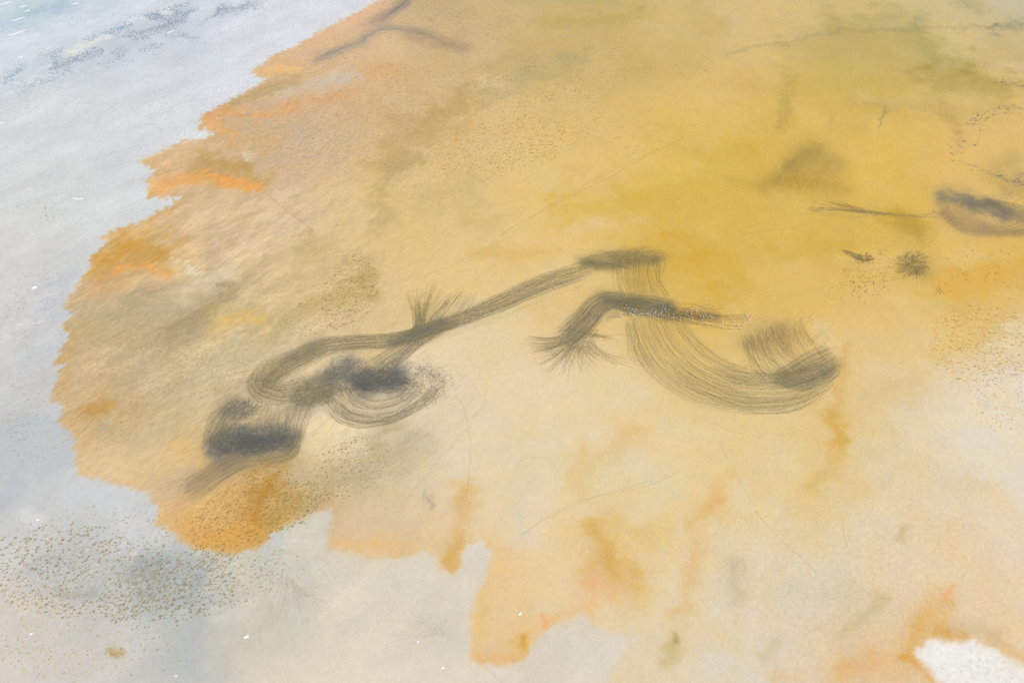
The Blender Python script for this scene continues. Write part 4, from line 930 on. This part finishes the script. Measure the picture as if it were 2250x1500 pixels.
pit_field('mud', 590, 1060, 60, 50, 120, 6.5, (158, 114, 52))
pit_field('mud', 2160, 760, 120, 90, 420, 5.6, (190, 130, 44), .1, .6, .3, 1.5)
pit_field('mud', 2200, 870, 70, 80, 130, 4.6, (192, 136, 62), .1, .6, .3, 1.5)
pit_field('mud', 2180, 680, 90, 30, 60, 4.0, (200, 146, 60))
pit_field('mud', 770, 640, 60, 90, 280, 6.0, (146, 120, 68), .4, .6, -.3, 1.6)
pit_field('mud', 700, 690, 90, 40, 220, 5.6, (156, 132, 82), -.4, .5, -.3, 1.8)
pit_field('mud', 1000, 260, 330, 150, 2600, 4.2, (150, 126, 76), -.12, .45, -.25, 2.2)
pit_field('mud', 1100, 320, 150, 60, 420, 5.6, (156, 126, 66), -.2, .55, -.1, 1.9)
pit_field('mud', 1010, 40, 160, 44, 560, 4.4, (150, 130, 86), .15, .5, .1, 2.4)
pit_field('mud', 720, 290, 210, 90, 1500, 3.8, (164, 138, 96), -.35, .4, -.35, 2.4)
pit_field('mud', 1250, 170, 190, 60, 640, 4.0, (152, 130, 82), -.15, .55, -.15, 2.2)
pit_field('mud', 1440, 290, 130, 60, 360, 4.0, (176, 144, 70), -.2, .5, 0, 2.0)
pit_field('mud', 760, 100, 110, 36, 260, 3.6, (128, 118, 98), -.5, .5, -.3, 2.4)
pit_field('mud', 320, 760, 170, 120, 800, 5.0, (168, 146, 104), -.4, .3, -.5, 2.6)
pit_field('mud', 480, 830, 120, 70, 420, 5.0, (172, 152, 110), -.4, .3, -.5, 2.6)
pit_field('mud', 240, 920, 110, 60, 320, 5.0, (176, 140, 86), -.4, .3, -.5, 2.6)
pit_field('mud', 940, 420, 110, 50, 260, 4.0, (178, 152, 96), -.2, .5, -.2, 2.0)
pit_field('mud', 640, 560, 150, 60, 260, 4.0, (184, 156, 104), -.4, .5, -.4, 2.2)


def pit_shape(k=9):
    """a dimple: soft low rim, darker floor"""
    v = []; f = []
    for j, (rr, z) in enumerate([(1.0, 0.0), (0.78, 0.05), (0.45, 0.025)]):
        for i in range(k):
            t = 2 * math.pi * i / k
            q = rr * (1 + 0.16 * math.sin(2 * t + 1.3 * j) + random.uniform(-.08, .08))
            v.append((q * math.cos(t), q * math.sin(t), z - (0.01 if j == 0 else 0)))
    v.append((0, 0, 0.015))
    for j in range(2):
        for i in range(k):
            i2 = (i + 1) % k
            f.append((j * k + i, j * k + i2, (j + 1) * k + i2, (j + 1) * k + i))
    for i in range(k):
        f.append((2 * k + i, 2 * k + (i + 1) % k, 3 * k))
    return v, f


def pit_colors(c, x, y, k=9):
    c = albedo(np.asarray(c, float)); g = bed(x, y)
    c = np.minimum(c, g * 0.95) * .8 + g * .2
    return np.vstack([np.repeat(g[None], k, 0), np.repeat((c * .55 + g * .5)[None], k, 0), np.repeat(c[None], k, 0), (c * 0.95)[None]])


def pit_scale(x, y, s):
    wx, wy = ground(x, y)
    return float(wx), float(wy), s / 2 * math.hypot(wx, math.hypot(wy, H)) / FPX


for where, parent in (('salt', salt_flat), ('mud', mud_flat)):
    L_ = sorted(PITS[where], key=lambda q: -q[2])
    L_ = [q for q in L_ if -20 < q[0] < 2270 and -20 < q[1] < 1520]
    singles, rest = L_[:280], L_[280:]
    for x, y, s, c, a, el in singles:
        v, f = pit_shape()
        wx, wy, m = pit_scale(x, y, s * 1.15)
        o = link('mud_pit', make_mesh('mud_pit', v, f, pit_colors(c, x, y), M_PIT), parent)
        o.location = (wx, wy, 0.0); o.scale = (m * math.sqrt(el), m / math.sqrt(el), 1.0); o.rotation_euler = (0, 0, -a + random.uniform(-.2, .2))
    vs = []; fs_ = []; cs = []; n = 0
    shapes = [pit_shape(6) for _ in range(6)]
    for x, y, s, c, a, el in rest:
        v, f = shapes[random.randrange(6)]
        v = np.array(v); wx, wy, m = pit_scale(x, y, s * 1.15)
        X = v[:, 0] * m * math.sqrt(el); Y = v[:, 1] * m / math.sqrt(el); ca, sa = math.cos(-a), math.sin(-a)
        vs.append(np.stack([wx + X * ca - Y * sa, wy + X * sa + Y * ca, v[:, 2] * 0.9 + random.uniform(0, .004)], -1))
        fs_ += [tuple(i + n for i in q) for q in f]; n += len(v)
        cs.append(pit_colors(c, x, y, 6))
    o = link('mud_pits', make_mesh('mud_pits', np.vstack(vs), fs_, np.vstack(cs), M_PIT), parent)
    o['kind'] = 'stuff'

# ------------------------------------------------------------------ broken crust along the far shore, blue sky reflection painted into its specks
r = Ribbons()


def crust(path, n, spread, colr, w=0.42):
    n = int(n * 2.2); spread *= 1.15
    L_ = catmull(path, 4)
    for q in range(n):
        x, y = L_[random.randrange(len(L_))]; x += random.gauss(0, spread * 1.6); y += random.gauss(0, spread * .6)
        wx, wy = ground(x, y)
        if float(perlin(np.array([wx / 18.0]), np.array([wy / 18.0 + 70]))[0]) < -0.05: continue
        a = random.gauss(-.35, .9); pts = [(x, y)]
        for i in range(random.choice((1, 2, 2, 3))):
            a += random.gauss(0, .9); x += 2.2 * math.cos(a); y += 1.2 * math.sin(a); pts.append((x, y))
        r.add(pts, w * 1.9 * random.uniform(.6, 1.3), shade(colr, .1), False)


crust([(10, 180), (80, 138), (150, 108), (240, 72), (300, 48), (380, 18), (430, -5)], 900, 6, (138, 156, 180))
crust([(105, 146), (150, 138), (230, 104), (330, 64), (420, 40), (560, 6)], 1500, 9, (138, 150, 170))
crust([(300, 48), (330, 40), (400, 30), (470, 18)], 420, 9, (122, 144, 174))
crust([(220, 136), (330, 98), (450, 70)], 700, 12, (162, 168, 176))
crust([(30, 205), (100, 175), (160, 160)], 160, 9, (150, 160, 170))
crust([(520, 12), (700, 60)], 120, 20, (190, 198, 208))
r.build('crust_speckle', 'belts of broken crust with blue reflection painted in, along the upper left shore', 'salt crust')

# ------------------------------------------------------------------ foam and salt lumps
def blob_mesh(name, L_, W_, hgt, mat, bend=0.0, k=12):
    v = []; f = []
    rings = [(1.0, 0.0), (0.82, .55), (0.45, .9)]
    for rr, z in rings:
        for i in range(k):
            t = 2 * math.pi * i / k; q = rr * (1 + random.uniform(-.16, .16))
            x = q * math.cos(t) * L_; y = q * math.sin(t) * W_ + bend * (x / L_) ** 2 * W_
            v.append((x, y, z * hgt - (0.01 if z == 0 else 0)))
    v.append((0, 0, hgt))
    for j in range(2):
        for i in range(k):
            f.append((j * k + i, j * k + (i + 1) % k, (j + 1) * k + (i + 1) % k, (j + 1) * k + i))
    for i in range(k): f.append((2 * k + i, 2 * k + (i + 1) % k, 3 * k))
    return make_mesh(name, v, f, None, mat)


FOAM = [(10, 8, 22, 'broad white foam streak in the very top left corner'), (52, 14, 12, 'small foam streak right of the corner one'), (40, 42, 20, 'white foam streak below the corner ones'), (38, 72, 28, 'long white foam streak, lowest of the corner'),
        (165, 8, 12, 'foam streak at the top edge beyond the corner group'), (60, 24, 9, 'short foam streak between the two upper corner ones'), (105, 106, 5, 'small white foam fleck on the upper shore'), (45, 126, 9, 'pale foam fleck on the left of the broken crust'),
        (375, 70, 12, 'thin foam line beside the right part of the broken crust'), (170, 437, 16, 'white crescent of foam on the left salt'), (3, 270, 6, 'white foam fleck at the left edge')]
for x, y, L_, lab in FOAM:
    wx, wy = ground(x, y); s = math.hypot(wx, math.hypot(wy, H)) / FPX
    a0 = (-0.32 if y < 200 else 0.05)
    x1, y1 = ground(x + L_ * math.cos(a0), y + L_ * math.sin(a0)); ln = math.hypot(x1 - wx, y1 - wy)
    o = link('foam_streak', blob_mesh('foam_streak', ln / 2 * 1.7, 2.5 * s, 0.15, M_FOAM, 1.5 if 300 < y else 0.3))
    o.location = (wx, wy, 0); o.rotation_euler = (0, 0, math.atan2(y1 - wy, x1 - wx))
    tag(o, lab, 'foam', 'foam streaks on the upper left')
LUMP = [(540, 1398, 5.5, 'brightest white salt lump on the cream salt at the bottom'), (1142, 1347, 4.2, 'white salt lump on the orange tongue of mud'), (972, 1466, 3.4, 'white salt lump near the bottom edge, left of the orange tongue'), (75, 631, 5, 'white salt lump on the left salt beside grey specks'),
        (68, 1391, 3.2, 'small white salt lump low on the left'), (82, 1141, 3.2, 'small white salt lump on the pale mound at the left'), (918, 1408, 3.0, 'faint white salt lump in the middle of the lower salt'), (386, 1484, 2.6, 'tiny white salt lump in the grey streak at the bottom'), (1152, 1163, 1.5, 'tiny white salt fleck on the cream mud')]
for x, y, s0, lab in LUMP:
    wx, wy = ground(x, y); s = s0 * math.hypot(wx, math.hypot(wy, H)) / FPX
    o = link('salt_lump', blob_mesh('salt_lump', s * 1.15, s * .8, s * .35, M_CRUST))
    o.location = (wx, wy, 0); o.rotation_euler = (0, 0, random.uniform(0, .8))
    tag(o, lab, 'salt lump', 'white salt lumps')

# ------------------------------------------------------------------ the flock
def flamingo_mesh(pose):
    """one loft from bill to tail, with two jointed legs"""
    if pose == 0:      # head down, filtering
        sp = [(.50, 0, .13, .012, 2), (.47, 0, .19, .022, 2), (.43, 0, .25, .03, 0), (.40, 0, .29, .036, 0), (.37, 0, .33, .026, 0), (.38, 0, .42, .024, 0), (.41, 0, .55, .025, 0), (.39, 0, .68, .028, 0), (.31, 0, .79, .036, 0), (.22, 0, .84, .062, 0)]
    elif pose == 1:    # neck up
        sp = [(.44, 0, 1.22, .010, 2), (.43, 0, 1.27, .020, 2), (.39, 0, 1.31, .03, 0), (.34, 0, 1.345, .037, 0), (.29, 0, 1.33, .03, 0), (.26, 0, 1.25, .025, 0), (.29, 0, 1.12, .026, 0), (.34, 0, 1.0, .028, 0), (.32, 0, .90, .038, 0), (.22, 0, .87, .064, 0)]
    else:              # neck stretched forward
        sp = [(.72, 0, .86, .010, 2), (.69, 0, .91, .02, 2), (.65, 0, .95, .03, 0), (.60, 0, .98, .036, 0), (.55, 0, .97, .028, 0), (.48, 0, .93, .025, 0), (.41, 0, .88, .027, 0), (.34, 0, .85, .034, 0), (.28, 0, .85, .046, 0), (.22, 0, .86, .064, 0)]
    sp += [(.16, 0, .875, .105, 0), (.08, 0, .885, .14, 0), (-.02, 0, .89, .152, 0), (-.12, 0, .885, .14, 0), (-.20, 0, .875, .108, 0), (-.28, 0, .86, .07, 1), (-.34, 0, .845, .04, 1), (-.40, 0, .83, .014, 1)]
    k = 8; v = []; f = []; mi = []
    P = np.array([s[:3] for s in sp]); rad = [s[3] for s in sp]
    tan = np.gradient(P, axis=0)
    for j in range(len(sp)):
        t = tan[j] / (np.linalg.norm(tan[j]) + 1e-9); side = np.array([0, 1.0, 0]); up = np.cross(t, side); up /= np.linalg.norm(up) + 1e-9
        for i in range(k):
            a = 2 * math.pi * i / k
            v.append(P[j] + rad[j] * (side * math.cos(a) + up * math.sin(a) * (1.12 if j > 9 else 1)))
    for j in range(len(sp) - 1):
        for i in range(k):
            f.append((j * k + i, j * k + (i + 1) % k, (j + 1) * k + (i + 1) % k, (j + 1) * k + i)); mi.append(1 if sp[j][4] and sp[j + 1][4] else 0)
    f.append(tuple(range(k - 1, -1, -1))); mi.append(1)
    f.append(tuple((len(sp) - 1) * k + i for i in range(k))); mi.append(1)

    def leg(y, sw):
        chain = [(-.03, y, .80, .03), (-.01, y, .62, .017), (-.04 + sw * .3, y, .40, .016), (.02 + sw, y, .03, .011), (.10 + sw, y, .0, .014)]
        b = len(v)
        for (x, yy, z, rr) in chain:
            for i in range(5):
                a = 2 * math.pi * i / 5; v.append(np.array([x + rr * math.cos(a), yy + rr * math.sin(a), max(z, 0.0)]))
        for j in range(len(chain) - 1):
            for i in range(5):
                f.append((b + j * 5 + i, b + j * 5 + (i + 1) % 5, b + (j + 1) * 5 + (i + 1) % 5, b + (j + 1) * 5 + i)); mi.append(2)
    leg(.05, .08); leg(-.05, -.10)
    me = bpy.data.meshes.new('flamingo')
    me.from_pydata([tuple(map(float, q)) for q in v], [], f)
    for m in (M_WHITE, M_BLACK, M_PINK): me.materials.append(m)
    me.polygons.foreach_set('material_index', mi)
    me.polygons.foreach_set('use_smooth', [True] * len(f))
    me.update()
    return me


POSES = [flamingo_mesh(i) for i in range(3)]
Z1 = [(570, 325), (515, 440), (600, 440), (670, 440), (780, 472), (815, 457), (925, 472), (718, 505), (632, 540), (860, 505), (910, 508), (845, 545), (880, 580), (980, 540), (700, 572), (700, 620), (755, 618), (700, 680), (790, 682), (830, 652),
      (815, 715), (905, 778), (935, 762), (1050, 780), (1100, 748), (1165, 712), (1085, 635), (1132, 602), (1100, 520), (1015, 655), (1140, 650), (1210, 632), (1275, 632), (1312, 622), (1362, 620), (1405, 632), (1375, 585), (1430, 525), (1470, 488),
      (1525, 472), (1635, 512), (1610, 555), (1605, 600), (1545, 605), (1515, 652), (1580, 665), (1545, 712), (1535, 778), (1612, 745), (1660, 685), (1720, 652), (1722, 715), (1775, 632), (1820, 600), (1825, 570), (1852, 522), (1790, 490), (1950, 425),
      (1955, 458), (2005, 375), (1885, 345), (2085, 490), (2110, 370), (2180, 378), (2000, 570), (1945, 495), (1830, 665), (1880, 712), (1825, 725), (1690, 812), (1975, 732), (2065, 685), (2060, 745), (2195, 795), (2240, 662), (2245, 765), (265, 665),
      (315, 660), (215, 695), (315, 700), (360, 712), (375, 605), (375, 655), (445, 602), (530, 600), (430, 755), (445, 715), (1860, 425), (1745, 775), (1325, 650), (1345, 685), (1420, 680), (1050, 720)]
Z2 = [(1030, 200), (1145, 258), (1385, 312), (625, 335), (645, 400), (625, 425), (785, 395), (105, 370), (480, 425), (485, 465), (325, 485), (345, 520), (470, 500), (375, 450), (10, 560), (10, 595), (90, 575), (175, 560), (195, 597), (290, 605),
      (400, 555), (475, 565), (430, 635), (530, 605), (520, 660), (175, 660), (740, 560), (870, 495), (875, 550), (805, 555), (825, 595), (930, 618), (965, 575), (1060, 605), (1025, 575), (1015, 660), (785, 670), (700, 715), (905, 770), (1090, 795),
      (1490, 505), (1530, 560), (1355, 705), (1440, 708), (1675, 688), (1600, 625), (1770, 805), (1365, 868), (1590, 882), (1835, 882), (1915, 795), (1945, 710), (1915, 582), (2010, 555), (1985, 505), (2058, 470), (2150, 520), (2110, 570), (2030, 595),
      (2080, 620), (2075, 655)]
BIRDS = [(1340 + x / 16.07, 650 + y / 16.07) for x, y in Z1] + [(1480 + x / 12.5, 650 + y / 12.5) for x, y in Z2]
UNIQUE = {(1030, 200): 'white flamingo at the end of the topmost thin trail, leftmost of three ahead', (1145, 258): 'white flamingo in the middle of three ahead above the flock', (1385, 312): 'white flamingo at the tip of a thin trail, rightmost of three ahead above the flock',
          (2150, 520): 'white flamingo leading the flock, farthest right of the front group', (1835, 882): 'white flamingo lowest on the right, at the end of the bottom trail', (905, 770): 'white flamingo at the top of a short slanting trail under the flock',
          (700, 715): 'white flamingo alone under the middle of the flock, left of the slanting trail', (1490, 505): 'white flamingo alone between the front group and the middle of the flock'}
UN = {(1480 + x / 12.5, 650 + y / 12.5): t for (x, y), t in UNIQUE.items()}


def cluster(x, y):
    if x < 1376: return 'white flamingo in the clump at the left tip of the flock', 'flamingos at the left tip'
    if x < 1419 and y > 690: return 'white flamingo on the lower rim of the dark band', 'flamingos on the lower rim'
    if x < 1419: return 'white flamingo inside the dark olive patch', 'flamingos in the dark patch'
    if x < 1448: return 'white flamingo in the tight knot left of the flock centre', 'flamingos in the tight knot'
    if x < 1482: return 'white flamingo in the crowded centre of the flock', 'flamingos in the centre'
    if x < 1535: return 'white flamingo on brown trails right of the crowd', 'flamingos right of the centre'
    if x < 1580: return 'white flamingo in the loose middle of the trailing lines', 'flamingos in the loose middle'
    if x < 1630: return 'white flamingo strung along the last thin lines', 'flamingos strung along the thin lines'
    return 'white flamingo in the front group at the right tip', 'flamingos of the front group'


ORD = ['first', 'second', 'third', 'fourth', 'fifth', 'sixth', 'seventh', 'eighth', 'ninth', 'tenth', 'eleventh', 'twelfth', 'thirteenth', 'fourteenth', 'fifteenth', 'sixteenth', 'seventeenth', 'eighteenth', 'nineteenth',
       'twentieth', 'twenty first', 'twenty second', 'twenty third', 'twenty fourth', 'twenty fifth', 'twenty sixth', 'twenty seventh', 'twenty eighth', 'twenty ninth', 'thirtieth']
RANK = {}
for b in sorted(BIRDS):
    if b in UN: continue
    RANK.setdefault(cluster(*b)[1], []).append(b)
for i, (x, y) in enumerate(BIRDS):
    wx, wy = ground(x, y, 0.75)
    o = link('flamingo', POSES[random.choice((0, 0, 0, 1, 2))])
    s = random.uniform(.82, 1.0)
    o.location = (wx, wy, 0.0); o.scale = (s, s, s)
    h = random.gauss(0.0, .5) if x > 1520 else random.uniform(-math.pi, math.pi)
    o.rotation_euler = (0, 0, h)
    lab, grp = cluster(x, y)
    if (x, y) not in UN:
        lab = lab + ', ' + ORD[RANK[grp].index((x, y))] + ' from its left'
    tag(o, UN.get((x, y), lab), 'flamingo', grp)
    # its own furrow
    gxp, gyp = x, y + 2.6
    if x > 1525:
        y0 = 690 + (gyp - 697) * 0.45 + random.gauss(0, 3); x0 = random.uniform(1450, 1500) if x > 1560 else random.uniform(1440, 1470)
        if y < 682: y0 = 672 + random.gauss(0, 2)
        pts = catmull([(x0, y0), (x0 + (gxp - x0) * .4, y0 + (gyp - y0) * .3 + random.gauss(0, 2.5)), (x0 + (gxp - x0) * .75, y0 + (gyp - y0) * .85 + random.gauss(0, 2)), (gxp, gyp)], 4)
        wv = wander(len(pts), 1.2, 6); wv = wv * np.linspace(1, 0, len(pts))
        pts[:, 1] += wv
        LEAD.add(pts, 0.36, shade((118, 100, 62)))
    else:
        a = random.uniform(2.6, 3.7)
        LEAD.add(catmull([(gxp, gyp), (gxp + 8 * math.cos(a), gyp + 5 * math.sin(a)), (gxp + 20 * math.cos(a + .2), gyp + 10 * math.sin(a))], 4), 0.18, shade((96, 90, 76)))
band(LEAD, [(1590, 708, 5), (1625, 711, 5), (1655, 711, 3)], 2, (140, 118, 74), 0.2, .8, 7)
LEAD.add(catmull([(1541, 721), (1548, 716), (1553, 712)], 3), 0.25, shade((120, 100, 60)))
LEAD.build('lead_trails', 'thin single file trails drawn out behind the leading flamingos')
print('meshes', len(bpy.data.objects), 'tris', sum(len(o.data.loops) - 2 * len(o.data.polygons) for o in bpy.data.objects if o.type == 'MESH' and o.name.split('.')[0] not in ('flamingo', 'mud_pit')))
